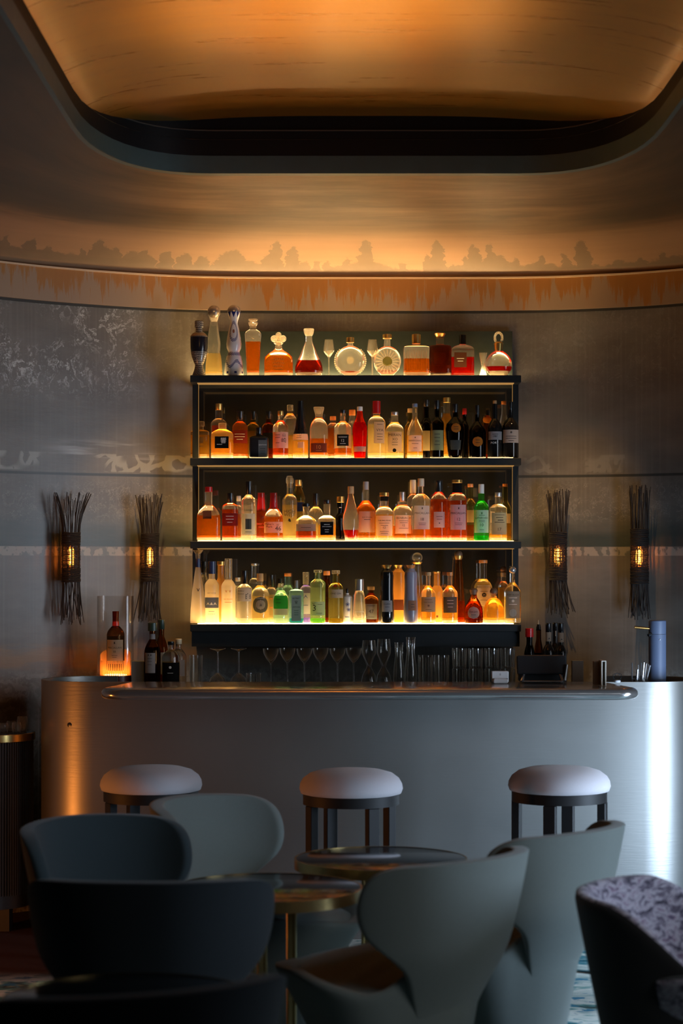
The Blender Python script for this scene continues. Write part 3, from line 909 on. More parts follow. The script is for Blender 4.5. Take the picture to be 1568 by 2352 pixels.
bottle(R, 436, 478, 737, 'dark patterned ceramic urn bottle beside the tall clear bell bottle on the top shelf', ('talavera', 20, 15), g='talavera', cat='bottle',
       prof=[(866, 32), (862, 32), (846, 20), (838, 18), (832, 24), (815, 36), (800, 40), (780, 41), (772, 40), (766, 30), (762, 16), (752, 14)])
BELL = [(866, 40), (860, 40), (830, 36), (818, 33), (813, 30), (808, 28), (800, 30), (790, 31), (775, 27), (758, 22), (740, 17)]
bottle(R, 471, 511, 703, 'tall clear bell shaped bottle with pale tequila and a grey dome stopper', ('chrome', 30, 0), g='crystal', liq='pale', lvl=813, prof=BELL, back=0, dep=9.90,
       stop=lambda t, s, zz, m: (st_ball(14.5, 716)(t, s, zz, m), st_prof([(741, 15), (737, 17), (728, 22), (722, 28), (718, 29)])(t, s, zz, CAP['crystal'])))
bottle(R, 514, 560, 701, 'tall white ceramic bottle painted with blue flowers and a metal dome stopper', ('chrome', 30, 0), g='bluewhite', prof=[(866, 44), (860, 45), (835, 41), (820, 35), (813, 28), (808, 26), (800, 33), (790, 35), (775, 31), (758, 25), (743, 17), (736, 19), (726, 26), (717, 31)], dep=9.88,
       stop=st_ball(15, 715))
bottle(R, 562, 600, 733, 'tall tapered faceted decanter two thirds full of amber spirit with flat stopper', ('crystal', 20, 0), g='crystal', liq='amber', lvl=786, e=5,
       prof=[(866, 28), (860, 28), (780, 36), (768, 38), (763, 32), (758, 18), (750, 14), (746, 14)], stop=st_prof([(752, 12), (746, 20), (741, 22), (739, 12), (738, 20), (734, 22), (733, 20)], 18), name='decanter', cat='decanter')
bottle(R, 606, 673, 763, 'squat wide decanter of amber tequila with flower shaped glass stopper', ('crystal', 30, 0), g='crystal', liq='amber', lvl=820, sy=.55, e=2.4,
       prof=[(866, 62), (862, 66), (845, 66), (828, 66), (820, 62), (812, 46), (806, 26), (800, 16), (788, 14)], stop=st_flower, txt=[('GRAN', 827, 6, 'g'), ('PATRÓN', 835, 6, 'g'), ('PIEDRA', 843, 5, 'g'), ('-', 850, 1.2, 'g', 0, .4)], name='decanter', cat='decanter', thickbase=9)
bottle(R, 676, 742, 755, 'pear shaped crystal decanter half filled with dark red cognac', ('crystal', 22, 0), g='crystal', liq='ruby', lvl=831, sy=.8,
       prof=[(866, 54), (862, 60), (852, 65), (842, 63), (830, 55), (815, 40), (800, 28), (790, 20), (784, 16), (772, 15)], stop=st_prof([(772, 14), (769, 19), (765, 22), (757, 24), (755, 22)]), name='decanter', cat='decanter')
def stemglass(x0, x1, top, desc, row=1, mid=None):
    s = 9.88/F; yb = HZ+(EYE-SZ[row-1]-.004)/s
    STOOD.setdefault(1, []).append((((x0+x1)/2-784)*s, 9.88, (x1-x0)*s/2, 1.0, False))
    t = thing('liqueur_glass', desc, 'glass', (((x0+x1)/2-784)*s, 9.88, SZ[row-1]+.004), 0, 'stemmed tasting glasses')
    z = lambda y: (yb-y)*s; w = (x1-x0)*s/2
    b = MB(); b.lathe([(w*.75, 0), (w*.75, .0015), (.004, .004), (.003, z(835)), (.005, z(820)), (w*.6, z(814)), (w, z(806)), (w*.72, z(top)), (w*.68, z(top)), (w*.94, z(806)), (w*.5, z(812)), (.002, z(817))], 14)
    b.build('bowl', GL['crystal'], t, True, 30)
    return t
stemglass(742, 768, 780, 'small cut stemmed tasting glass between the pear shaped and the beaded decanter')
def flask(x0, x1, top, desc, cy, ry, cap, nw, ny, holed=False, beads=False):
    t = bottle(R, x0, x1, top, desc, cap, g='crystal', liq='copper', lvl=(854 if beads else 850), sy=.45,
        prof=[(866, 26)]+[(cy+ry*math.sin(math.radians(a)), max(nw, (x1-x0-(4 if beads else 0))*math.cos(math.radians(a)))) for a in range(68, -80, -12)]+[(ny, nw), (top+cap[2], nw*.95)], name='decanter', cat='decanter')
    s = 9.872/F
    zb = lambda y: (HZ+(EYE-SZ[0]-.004)/s-y)*s
    if beads:
        b = MB()
        for sd in (-1, 1):
            for k in range(13):
                a = math.radians(-50+k*8.0)
                x = sd*((x1-x0)/2-.5)*math.cos(a)*s; z = zb(cy)+ry*s*math.sin(a)
                b.lathe([(max(.0004, .0042*math.cos(math.radians(q))), .0042*math.sin(math.radians(q))) for q in range(-80, 91, 34)], 7, (x, 0, z))
        b.build('beading', CAP['crystal'], t)
        b = MB(); b.lathe([(.002, -.003), (.016, -.002), (.018, 0), (.012, .002), (.002, .003)], 16, (0, -.036, zb(cy)), rot=Vector((0, 0, 1)).rotation_difference(Vector((0, -1, 0))).to_matrix()); b.build('medallion', CAP['crystal'], t)
    if holed:
        b = MB()
        for k in range(20):
            a = 2*PI*k/20
            d0 = Vector((math.cos(a), 0, math.sin(a)))
            b.tube([Vector((0, -.030, zb(cy)))+d0*.024, Vector((0, -.032, zb(cy)))+d0*.040, Vector((0, -.022, zb(cy)))+d0*.056], [.0022, .0035, .0026], 6)
        b.build('radiating_ribs', CAP['crystal'], t)
        b = MB(); b.lathe([(.001, 0), (.020, .0), (.023, .004), (.018, .008), (.001, .004)], 20, (0, -.027, zb(cy)), rot=Vector((0, 0, 1)).rotation_difference(Vector((0, -1, 0))).to_matrix()); b.build('hollow_centre', GL['olive'], t)
    return t
flask(768, 840, 775, 'round flat crystal flask with beaded sides and a gold stopper, nearly empty', 829, 35, ('gold', 18, 12), 13, 794, beads=True)
stemglass(842, 868, 780, 'small cut stemmed tasting glass between the two round flasks')
flask(857, 921, 768, 'round crystal flask with radiating cuts and a hollow dark centre', 829, 34, ('gold', 21, 10), 14, 797, holed=True)
def ribbed(t, w, s, z0, z1, n=9):
    b = MB()
    for i in range(n):
        x = lerp(-w, w, (i+.5)/n); b.tube([(x, -w-.001, z0), (x, -w-.001, z1)], .0016, 5)
    b.build('ribs', CAP['crystal'], t)
t = bottle(R, 926, 985, 768, 'square ribbed crystal decanter half full of orange amber whisky', ('gold', 20, 22), neck=(15, 794), sh=800, g='crystal', liq='amber', lvl=826, e=7, name='decanter', cat='decanter'); ribbed(t, .052, .002, .012, .118)
bottle(R, 983, 1037, 765, 'broad decanter full of dark brown spirit with a flared gold stopper', ('gold', 14, 0), g='crystal', liq='brown', lvl=797, e=4,
       prof=[(866, 50), (860, 53), (800, 53), (795, 48), (792, 20), (790, 18), (774, 17)], stop=st_prof([(778, 14), (772, 20), (767, 26), (765, 24)]), name='decanter', cat='decanter')
bottle(R, 1036, 1088, 769, 'angular square decanter with dark slanted label and black and gold stopper', ('black', 16, 22), neck=(14, 792), sh=805, g='crystal', liq='red', lvl=822, e=7, lab=(812, 846, .55, 'brown', -.25), txt=[('-', 826, 1.2, 'w', -.25, .4), ('-', 832, 1.2, 'w', -.25, .3)], name='decanter', cat='decanter')
s_ = 9.875/F
t = thing('liqueur_glass', 'tiny hourglass shaped shot glass beside the flask with the ring stopper', 'glass', ((1109-784)*s_, 9.875, SZ[0]+.004), 0, None)
b = MB(); b.lathe([(.020, 0), (.019, .004), (.009, .045), (.008, .052), (.011, .058), (.020, .112), (.019, .112), (.009, .060)], 16); b.build('bowl', GL['crystal'], t, True, 30)
bottle(R, 1113, 1176, 762, 'oval crystal flask holding a little red spirit with a glass ring stopper', ('gold', 20, 0), g='crystal', liq='red', lvl=842, sy=.5,
       prof=[(866, 26), (862, 38), (856, 50), (848, 59), (838, 62), (828, 59), (818, 48), (811, 34), (806, 18), (800, 16)], stop=st_ring, name='decanter', cat='decanter', thickbase=14)
# ---------------------------------------------------------------- second shelf
R = 2
bottle(R, 438, 481, 968, 'square faceted bottle of pale gold whisky with dark calligraphy, first on the second shelf', ('crystal', 20, 11), neck=(17, 987), sh=994, g='clear', liq='gold', lvl=1000, e=4.5, txt=[('響', 1012, 14, 'k', .15), ('-', 1026, 1, 'k', 0, .5)])
bottle(R, 484, 521, 927, 'tall clear bottle with red shoulder label and gold cap behind the black labelled one', ('gold', 15, 15), neck=(17, 962), sh=974, liq='gold', lvl=1000, lab=(978, 996, .8, 'maroon'), back=1)
bottle(R, 485, 536, 972, 'square shouldered bottle with black label and white characters on second shelf', ('crystal', 18, 12), neck=(18, 986), sh=1000, liq='gold', lvl=1010, e=4.5, lab=(1004, 1031, .62, 'black'), txt=[('響', 1013, 13, 'w', .15), ('-', 1022, 1, 'w', -.2, .3)])
bottle(R, 533, 569, 944, 'round shouldered whisky bottle with dark red label and black cap, second shelf', ('black', 16, 20), neck=(14, 968), sh=982, liq='amber', lvl=976, lab=(989, 1019, .93, 'maroon'), txt=[('-', 998, 1, 'w'), ('-', 1004, 1, 'w'), ('-', 1010, 1, 'w', 0, .5)])
bottle(R, 566, 596, 944, 'olive gold unlabelled bottle behind the squat black one', ('black', 14, 20), neck=(12, 970), sh=985, g='olive', liq='gold', lvl=990, back=1)
bottle(R, 572, 616, 982, 'squat angular black glass bottle with grey printed front, second shelf', ('black', 15, 16), neck=(13, 1000), sh=1008, g='slateblack', e=7, lab=(1012, 1051, .45, 'grey', .45), txt=[('SEXTON', 1023, 5, 'w', .45, .4), ('-', 1032, 1, 'k', .45, .35), ('-', 1037, 1, 'k', .45, .35), ('-', 1042, 1, 'k', .45, .3)])
bottle(R, 601, 632, 944, 'dark amber bottle hidden behind the white labelled bottle with brushed characters', ('black', 13, 18), neck=(12, 970), sh=984, g='brown', liq='amber', lvl=990, back=1, lab=(995, 1030, .85, 'black'))
bottle(R, 626, 662, 944, 'round whisky bottle with white label and large black brush characters', ('gold', 13, 10), neck=(13, 966), sh=985, liq='copper', lvl=1000, lab=(993, 1030, .96, 'cream'), txt=[('山', 1000, 8, 'k', .45), ('崎', 1012, 11, 'k', .45), ('-', 1000, 1, 'k', -.35, .4), ('-', 1006, 1, 'k', -.35, .4), ('-', 1018, 1, 'k', -.35, .3)])
bottle(R, 650, 682, 930, 'faceted clear decanter with square stopper standing behind the dark necked bottle', ('crystal', 14, 14), neck=(13, 950), sh=972, g='crystal', liq='gold', lvl=1000, e=3, back=1)
bottle(R, 672, 708, 921, 'tall bottle dark at the neck and shoulders, clear and golden at the base', None, g='clear', liq='gold', lvl=1012, prof=[(1054, 33), (1050, 35), (1005, 36), (997, 33), (985, 27)], lab=(997, 1011, .95, 'cream'), lab2=(1016, 1030, .35, 'beige'), txt=[('-', 1002, 1, 'k', -.2, .4), ('-', 1006, 1, 'k', -.2, .4)],
       stop=lambda t, s, zz, m: st_prof([(998, 34), (992, 31), (982, 25), (965, 19), (945, 15), (930, 13), (921, 13)])(t, s, zz, CAP['black']))
bottle(R, 711, 753, 935, 'amber whisky bottle with a broad flared glass stopper and brown label', ('crystal', 20, 0), neck=(17, 960), sh=990, liq='amber', lvl=1008, e=3, lab=(1019, 1040, .8, 'brown'), txt=[('10', 1028, 9, 'g'), ('-', 1036, 1, 'g', 0, .4)], stop=st_prof([(957, 15), (952, 17), (940, 24), (936, 25), (935, 23)]))
bottle(R, 750, 779, 956, 'short amber flask shaped bottle between the flared stopper and the black label 12', ('orange', 14, 9), neck=(13, 972), sh=984, liq='amber', lvl=984, back=1, e=4)
bottle(R, 767, 807, 941, 'clear whisky bottle with square black label numbered twelve', ('black', 14, 8), neck=(13, 968), sh=985, liq='amber', lvl=1030, lab=(999, 1025, .66, 'black'), txt=[('REDBREAST', 1005, 3.2, 'w', 0, .5), ('12', 1013, 6, 'w'), ('-', 1020, 1, 'w', 0, .4)])
bottle(R, 797, 820, 941, 'clear bottle with orange cap and dark neck band behind the bright red bottle', ('orange', 15, 13), neck=(14, 966), sh=985, liq='gold', lvl=1000, back=1)
bottle(R, 809, 843, 934, 'bright red bottle tapering to the base with a plain label band', ('white', 13, 10), g='red', liq='red', lvl=972, prof=[(1054, 25), (1048, 26), (1030, 29), (990, 34), (980, 33), (970, 26), (960, 16), (944, 12)], lab=(1026, 1038, .93, 'beige'))
bottle(R, 844, 885, 921, 'broad glowing bottle with tall red wax neck and beige side label, second shelf', ('red', 18, 29), neck=(16, 955), sh=972, liq='pale', lvl=975, lab=(970, 1019, .62, 'beige', .35), txt=[('-', 976, 1, 'k', .35, .4), ('VYA', 989, 6, 'k', .35, .4), ('-', 998, 1, 'k', .35, .4), ('-', 1004, 1, 'k', .35, .4), ('-', 1010, 1, 'k', .35, .4)])
bottle(R, 885, 927, 946, 'wide clear bottle of pale gold with grey lettered label marked XO', ('silver', 16, 8), neck=(17, 970), sh=990, liq='pale', lvl=992, lab=(993, 1038, .75, 'beige'), lab2=(1031, 1040, .2, 'black', -.05, True), txt=[('MERAN', 1000, 6, 'k'), ('XO', 1010, 6, 'k'), ('-', 1017, 1, 'k', 0, .4), ('-', 1023, 1, 'k', 0, .4)])
bottle(R, 929, 953, 938, 'slim golden bottle with cork standing behind the blue capped bottle', ('cork', 11, 10), neck=(11, 968), sh=985, g='olive', liq='gold', lvl=980, back=1)
bottle(R, 934, 971, 927, 'tall sloping bottle with blue cap and white label, second shelf', ('bluegrey', 12, 8), neck=(12, 962), sh=1000, liq='gold', lvl=1000, lab=(1001, 1038, .8, 'white'), txt=[('✦', 1006, 4, 'k'), ('ARMAGNAC', 1013, 4, 'k'), ('-', 1020, 1, 'k', 0, .5), ('-', 1030, 1, 'k', 0, .3)])
bottle(R, 965, 992, 918, 'dark wine style bottle with tan label tucked behind its twin', ('black', 14, 16), neck=(12, 960), sh=976, g='dark', lab=(990, 1036, .9, 'tan'), back=1)
bottle(R, 987, 1019, 919, 'dark wine style bottle with pale green rectangular label', ('black', 13, 20), neck=(11, 958), sh=974, g='dark', lab=(989, 1035, .88, 'lime'), txt=[('-', 998, 1, 'k', 0, .5), ('-', 1006, 1, 'k', 0, .5), ('-', 1014, 1, 'k', 0, .4), ('-', 1022, 1, 'k', 0, .5)])
bottle(R, 1013, 1038, 913, 'tall slim golden bottle with gilded neck behind the dark bulbous bottle', ('gold', 17, 12), neck=(16, 952), sh=972, liq='gold', lvl=950, back=1)
bottle(R, 1023, 1067, 927, 'bulbous near black bottle with round orange medallion and glowing red foot', ('black', 13, 20), g='dark', liq='amber', lvl=1036, prof=[(1054, 30), (1046, 32), (1030, 36), (1005, 43), (985, 44), (974, 40), (966, 26), (958, 13), (947, 12)], lab=(973, 995, .5, 'orange', .05, True), lab2=(1012, 1034, .6, 'slate'), txt=[('-', 982, 1, 'k', .05, .3), ('-', 987, 1, 'k', .05, .3)])
bottle(R, 1056, 1077, 938, 'thin dark bottle with red cap behind the orange medallion bottles', ('red', 10, 14), neck=(9, 966), sh=985, g='dark', back=1)
bottle(R, 1075, 1116, 930, 'dark round bottle with orange seal in the middle, second shelf', ('black', 11, 22), neck=(10, 968), sh=995, g='dark', liq='brown', lvl=1000, lab=(1004, 1027, .56, 'orange', 0, True), txt=[('-', 1012, 1, 'k', 0, .3), ('-', 1018, 1, 'k', 0, .3)])
bottle(R, 1106, 1130, 942, 'brown bottle with orange oval on the shoulder behind the port', ('black', 11, 12), neck=(11, 955), sh=962, g='brown', lab=(957, 973, .8, 'orange', 0, True), back=1)
bottle(R, 1119, 1153, 920, 'black port bottle with small white label and cork, second shelf', ('cork', 9, 8), neck=(12, 962), sh=985, g='black', lab=(992, 1011, .88, 'palegrey'), txt=[('-', 998, 1, 'k', 0, .5), ('1987', 1003, 4, 'k', 0, .4), ('PORT', 1018, 6, 'w', -.1, .5)])
bottle(R, 1145, 1168, 921, 'amber sloping bottle with copper cap behind the last dark bottle on the second shelf', ('orange', 12, 8), neck=(11, 950), sh=990, liq='amber', lvl=985, back=1)
bottle(R, 1153, 1191, 923, 'black bottle with crested white label at the end of the second shelf', ('black', 12, 18), neck=(12, 960), sh=982, g='black', lab=(988, 1018, .92, 'palegrey'), txt=[('✦', 994, 6, 'k'), ('-', 1003, 1, 'k'), ('-', 1008, 1, 'k'), ('-', 1013, 1, 'k', 0, .4)])

# ---------------------------------------------------------------- third shelf
R = 3
bottle(R, 452, 506, 1118, 'broad bourbon bottle with wax cap and dark slanted neck label, first on third shelf', ('maroon_wax', 17, 14) if 0 else ('red', 17, 12), neck=(18, 1160), sh=1192, liq='amber', lvl=1185, e=3.2, sy=.60, lab=(1174, 1192, .38, 'brown', -.1))
bottle(R, 510, 547, 1132, 'amber whisky bottle with deep red label and black cap, third shelf', ('black', 15, 22), neck=(15, 1156), sh=1166, liq='copper', lvl=1170, e=3, lab=(1179, 1208, .93, 'maroon'), txt=[('-', 1186, 1, 'w', 0, .6), ('-', 1193, 1, 'w', 0, .6), ('-', 1200, 1, 'w', 0, .4)])
bottle(R, 538, 558, 1139, 'small amber bottle with white cap behind the clear black capped bottle', ('white', 10, 12), neck=(10, 1160), sh=1172, liq='amber', lvl=1180, back=1)
bottle(R, 553, 589, 1105, 'clear round bottle with black foil neck and grey picture label', ('black', 15, 31), neck=(14, 1137), sh=1155, liq='water', lvl=1160, lab=(1180, 1228, .82, 'silver'), lab2=(1192, 1216, .38, 'slate'), txt=[('RAKIJA', 1173, 6, 'k'), ('-', 1222, 1, 'k', 0, .5)])
def dripcap(y0, y1, w0, w1):
    return st_prof([(y1+3, w1*.98), (y1-4, w1), (lerp(y0, y1, .4), lerp(w0, w1, .3)), (y0+3, w0), (y0, w0*.92)])
bottle(R, 586, 613, 1132, 'orange amber bourbon with red dipped neck, partly behind its twin numbered 46', ('red', 16, 0), neck=(16, 1165), sh=1192, liq='copper', lvl=1172, back=1, stop=dripcap(1132, 1170, 15, 19), txt=[("Maker's", 1203, 7, 'r', -.2, .7), ('MARK', 1211, 6, 'r', .1, .5)])
bottle(R, 606, 650, 1132, 'bourbon bottle with red dipped wax neck and cream label numbered 46', ('red', 16, 0), neck=(16, 1164), sh=1195, liq='amber', lvl=1190, e=2.6, stop=dripcap(1132, 1168, 15, 18), lab=(1199, 1224, .93, 'cream'), txt=[("Maker's", 1204, 6, 'k', -.42, .45), ('Mark', 1210, 5, 'k', -.42, .35), ('46', 1214, 10, 'k', .5, .4), ('N°', 1206, 4, 'k', .5, .2)])
bottle(R, 648, 682, 1093, 'tall clear whiskey bottle with domed stopper and bold dark lettering', ('crystal', 15, 0), neck=(14, 1135), sh=1150, liq='pale', lvl=1160, txt=[('HIGH', 1175, 9, 'k', 0, .75), ('WEST', 1183, 8, 'k', 0, .75), ('♞', 1195, 8, 'k', 0, .4)], stop=st_prof([(1120, 13), (1112, 13), (1108, 17), (1100, 17), (1095, 13), (1093, 5)]))
bottle(R, 671, 699, 1102, 'bottle with gold cap and slanting dark blue label behind the tall lettered whiskey', ('gold', 15, 14), neck=(13, 1118), sh=1145, g='olive', liq='pale', lvl=1150, back=1, lab=(1154, 1175, .9, 'navy'))
bottle(R, 679, 726, 1156, 'squat faceted whiskey bottle with grey band label and a little red amber spirit', ('black', 18, 8), neck=(15, 1184), sh=1200, liq='copper', lvl=1220, e=3, lab=(1204, 1220, .92, 'greengrey'), txt=[('-', 1212, 1, 'k', 0, .6)])
bottle(R, 708, 742, 1133, 'clear bottle with dark neck between the two squat faceted bottles', ('black', 13, 28), neck=(13, 1164), sh=1185, liq='pale', lvl=1200, back=1, e=3)
bottle(R, 730, 771, 1148, 'squat cut glass whiskey bottle with black octagonal label', ('black', 16, 10), neck=(16, 1184), sh=1195, liq='gold', lvl=1205, e=4, lab=(1199, 1229, .72, 'black'), txt=[('-', 1205, 1, 'w', 0, .4), ("JACK DANIEL'S", 1210, 3, 'w', 0, .55), ('-', 1217, 1, 'w', 0, .3), ('-', 1222, 1, 'w', 0, .25)])
bottle(R, 769, 794, 1140, 'small nearly black bottle with wooden stopper, third shelf', ('gold', 17, 14), neck=(15, 1180), sh=1192, g='dark', liq='brown', lvl=1195, txt=[('-', 1166, 2, 'w', 0, .5)])
bottle(R, 786, 825, 1117, 'clear pear shaped decanter with cork and a little red spirit, third shelf', ('cork', 14, 17), liq='red', lvl=1217, prof=[(1244, 24), (1238, 27), (1228, 30), (1215, 36), (1200, 39), (1185, 36), (1168, 27), (1150, 17), (1134, 11)])
bottle(R, 817, 863, 1106, 'swan necked whisky bottle with grey cap and plain pale label', ('grey', 13, 19), neck=(15, 1150), sh=1178, liq='amber', lvl=1165, lab=(1175, 1223, .78, 'beige', .12), txt=[('ISLE OF JURA', 1189, 4, 'k', .12, .5), ('-', 1194, 1, 'k', .12, .4)])
bottle(R, 861, 903, 1131, 'whisky bottle with black band under a cork cap and cream label numbered 12', ('gold', 22, 9), neck=(20, 1163), sh=1180, liq='gold', lvl=1182, lab=(1185, 1231, .86, 'cream'), lab2=(1140, 1151, .9, 'black'), txt=[('THE BALVENIE', 1196, 4.2, 'k', 0, .7), ('-', 1202, .8, 'k', 0, .7), ('-', 1207, .8, 'k', 0, .5), ('12', 1212, 5, 'k'), ('-', 1221, .8, 'k', 0, .6), ('-', 1225, .8, 'k', 0, .5)])
bottle(R, 901, 946, 1130, 'whisky bottle with silver cap and cream label in bold dark capitals', ('silver', 13, 22), neck=(22, 1160), sh=1178, liq='amber', lvl=1208, lab=(1184, 1226, .8, 'cream', .12), txt=[('BENRIACH', 1190, 6, 'k', .12, .72), ('-', 1197, .8, 'k', .12, .6), ('-', 1201, .8, 'k', .12, .5), ('12', 1207, 5, 'k', .12), ('-', 1214, .8, 'k', .12, .6)])
bottle(R, 934, 962, 1102, 'clear bottle with beige cap behind the tall white label whisky numbered 18', ('beige', 14, 30), neck=(13, 1134), sh=1150, liq='gold', lvl=1165, back=1)
MAC = lambda xo, age: [('♜', 1168, 4.5, 'k', xo), ('MACALLAN', 1179, 5, 'k', xo, .78), (age, 1193, 6.5, 'k', xo), ('-', 1202, .8, 'k', xo, .5), ('-', 1206, .8, 'k', xo, .45)]
bottle(R, 945, 988, 1099, 'broad shouldered whisky bottle with beige cap and tall white label numbered 18', ('beige', 15, 18), neck=(14, 1134), sh=1150, liq='amber', lvl=1216, lab=(1162, 1216, .80, 'palegrey', .1), txt=MAC(.1, '18'))
bottle(R, 987, 1027, 1102, 'amber whisky bottle with dark neck and a torn irregular silver label', ('gold', 16, 6), neck=(17, 1130), sh=1155, liq='copper', lvl=1150, lab=(1176, 1212, .62, 'silver', .05), txt=[('-', 1187, 1, 'k', .05, .45), ('-', 1193, 1, 'k', .05, .4), ('✦', 1202, 4, 'k', .05)],
       stop=lambda t, s, zz, m: st_prof([(1130, 18), (1126, 19), (1110, 18), (1109, 19), (1103, 18), (1102, 17)])(t, s, zz, CAP['black']))
bottle(R, 1027, 1072, 1102, 'copper coloured whisky with dark neck and tall white label numbered 12', ('gold', 24, 7), neck=(22, 1132), sh=1150, liq='copper', lvl=1150, lab=(1160, 1217, .78, 'palegrey', .1), txt=MAC(.1, '12'), lab2=(1110, 1131, .97, 'black'))
bottle(R, 1066, 1094, 1111, 'olive bottle with copper cap and yellow label behind the green one', ('orange', 13, 8), neck=(12, 1145), sh=1165, g='olive', liq='amber', lvl=1206, back=1, lab=(1172, 1200, .85, 'tan'))
bottle(R, 1088, 1122, 1112, 'green glass whisky bottle with white cap and white label numbered 10', ('white', 13, 22), neck=(15, 1150), sh=1168, g='green', lab=(1172, 1224, .93, 'white'), txt=[('♛', 1179, 5, 'k'), ('-', 1184, .8, 'k', 0, .5), ('LAPHROAIG', 1190, 5.5, 'k', 0, .85), ('-', 1196, .8, 'k', 0, .5), ('-', 1199, .8, 'k', 0, .5), ('10', 1206, 7, 'k'), ('-', 1217, .8, 'k', 0, .4)])
bottle(R, 1123, 1164, 1131, 'stout clear bottle with grey illustrated label numbered 17, third shelf', ('silver', 15, 10), neck=(16, 1158), sh=1168, liq='gold', lvl=1225, lab=(1178, 1228, .82, 'greengrey', .1), txt=[('-', 1183, 1, 'k', .1, .7), ('-', 1189, 1.4, 'k', .1, .5), ('-', 1195, 2, 'k', .2, .4), ('-', 1200, 1.4, 'k', .1, .7), ('17', 1216, 7, 'k', .1)])
bottle(R, 1145, 1174, 1111, 'tall olive bottle with dark neck at the very end of the third shelf', ('orange', 12, 7), neck=(13, 1150), sh=1175, g='olive', liq='gold', lvl=1200, back=1, lab=(1180, 1202, .8, 'cream'))

# ---------------------------------------------------------------- lowest lit shelf
R = 4
def st_cup(t, s, zz, m):
    b = MB(); b.lathe([(5*s, zz(1284)), (6*s, zz(1272)), (11*s, zz(1266)), (12*s, zz(1263)), (10*s, zz(1264)), (5*s, zz(1270))], 12); b.build('stopper', CAP['crystal'], t, True, 30)
    b = MB(); b.lathe([(6*s, zz(1303)), (5.2*s, zz(1284)), (5.6*s, zz(1283))], 12); b.build('neck_band', CAP['navy'], t)
bottle(R, 436, 473, 1258, 'tall tapering frosted vodka bottle with crystal cup stopper and bird motif', ('navy', 10, 0), g='frost', liq=None, prof=[(1436, 35), (1430, 36), (1400, 34), (1360, 27), (1330, 19), (1305, 12), (1300, 11), (1284, 10)], stop=st_cup, txt=[('v', 1355, 8, 'k', .1)])
bottle(R, 457, 480, 1289, 'clear bottle with tall black cap behind the tapering frosted vodka', ('black', 14, 26), neck=(12, 1322), sh=1338, liq='water', lvl=1345, back=1)
bottle(R, 470, 503, 1289, 'frosted vodka with navy cap and blue mountain picture label', ('navy', 18, 29), neck=(15, 1330), sh=1345, g='frost', lab=(1372, 1396, .93, 'blue'), txt=[('GREY GOOSE', 1362, 4, 'b', 0, .6), ('▲▲▲', 1386, 7, 'w', 0, .7), ('-', 1404, 1, 'b', 0, .5), ('VODKA', 1410, 4, 'b', 0, .5)])
bottle(R, 496, 518, 1289, 'rose gold bottle with clear tall neck between two frosted vodkas', ('gold', 17, 9), neck=(15, 1328), sh=1340, g='rose', back=1)
bottle(R, 508, 541, 1283, 'frosted vodka with translucent cap glowing warm white, no picture', ('crystal', 17, 47), neck=(16, 1332), sh=1348, g='frost', txt=[('v v', 1358, 6, 'o', 0, .6), ('BELVEDERE', 1376, 4, 'o', 0, .6), ('-', 1383, 1, 'o', 0, .6)])
bottle(R, 536, 556, 1326, 'small clear bottle with pale cap behind the ribbed white labelled bottle', ('silver', 13, 9), neck=(12, 1345), sh=1356, liq='water', lvl=1360, back=1)
t = bottle(R, 543, 579, 1310, 'clear ribbed vodka bottle with white label and black brush character', ('black', 14, 30), neck=(14, 1342), sh=1352, liq='water', lvl=1356, lab=(1350, 1381, .9, 'palegrey'), txt=[('HAKU', 1357, 4, 'k', -.4, .4), ('VODKA', 1364, 4, 'k', -.4, .4), ('白', 1369, 14, 'k', .5)])
bottle(R, 572, 595, 1294, 'slim clear bottle with clear neck and small black label behind the round flask', ('silver', 14, 5), neck=(11, 1328), sh=1338, liq='water', lvl=1345, lab=(1340, 1357, .9, 'slate'), back=1)
bottle(R, 576, 618, 1317, 'rounded pale yellow gin bottle with round dark seal label', ('cork', 15, 18), neck=(14, 1345), sh=1366, liq='pale', lvl=1370, lab=(1370, 1408, .80, 'slate', .1, True), lab2=(1377, 1400, .50, 'beige', .1, True), txt=[('PLYMOUTH GIN', 1374, 3.2, 'w', .1, .45), ('⛵', 1389, 7, 'k', .1)])
bottle(R, 611, 634, 1320, 'clear bottle with dark cap banded white behind the round seal gin', ('black', 14, 28), neck=(13, 1350), sh=1358, liq='pale', lvl=1366, back=1, txt=[('-', 1375, 2, 'o', 0, .4), ('-', 1395, 2, 'o', 0, .4)])
bottle(R, 632, 653, 1328, 'dark capped bottle behind the green labelled round gin', ('black', 13, 20), neck=(12, 1350), sh=1360, g='teal', liq='water', lvl=1365, back=1)
bottle(R, 627, 663, 1340, 'stubby rounded gin bottle with bright green square label', ('crystal', 12, 10), neck=(15, 1356), sh=1378, g='teal', liq='water', lvl=1372, lab=(1368, 1398, .9, 'green'), lab2=(1398, 1412, .85, 'beige'), txt=[('-', 1376, 1, 'k', -.3, .4), ('-', 1384, 1, 'k', -.3, .4)])
bottle(R, 647, 674, 1316, 'teal glass bottle with copper cap between the green label and the pale blue gin', ('orange', 16, 8), neck=(14, 1344), sh=1360, g='teal', liq='water', lvl=1366, back=1)
bottle(R, 664, 697, 1333, 'square pale blue gin bottle with arched grey label', ('grey', 8, 18), neck=(9, 1353), sh=1358, g='blue', liq='water', lvl=1362, e=6, lab=(1367, 1426, .66, 'silver'), txt=[('BOMBAY', 1374, 4.2, 'k', 0, .5), ('♕', 1383, 8, 'k'), ('SAPPHIRE', 1394, 4, 'k', 0, .52), ('-', 1402, .8, 'k', 0, .4), ('-', 1407, .8, 'k', 0, .4), ('-', 1412, .8, 'k', 0, .4)])
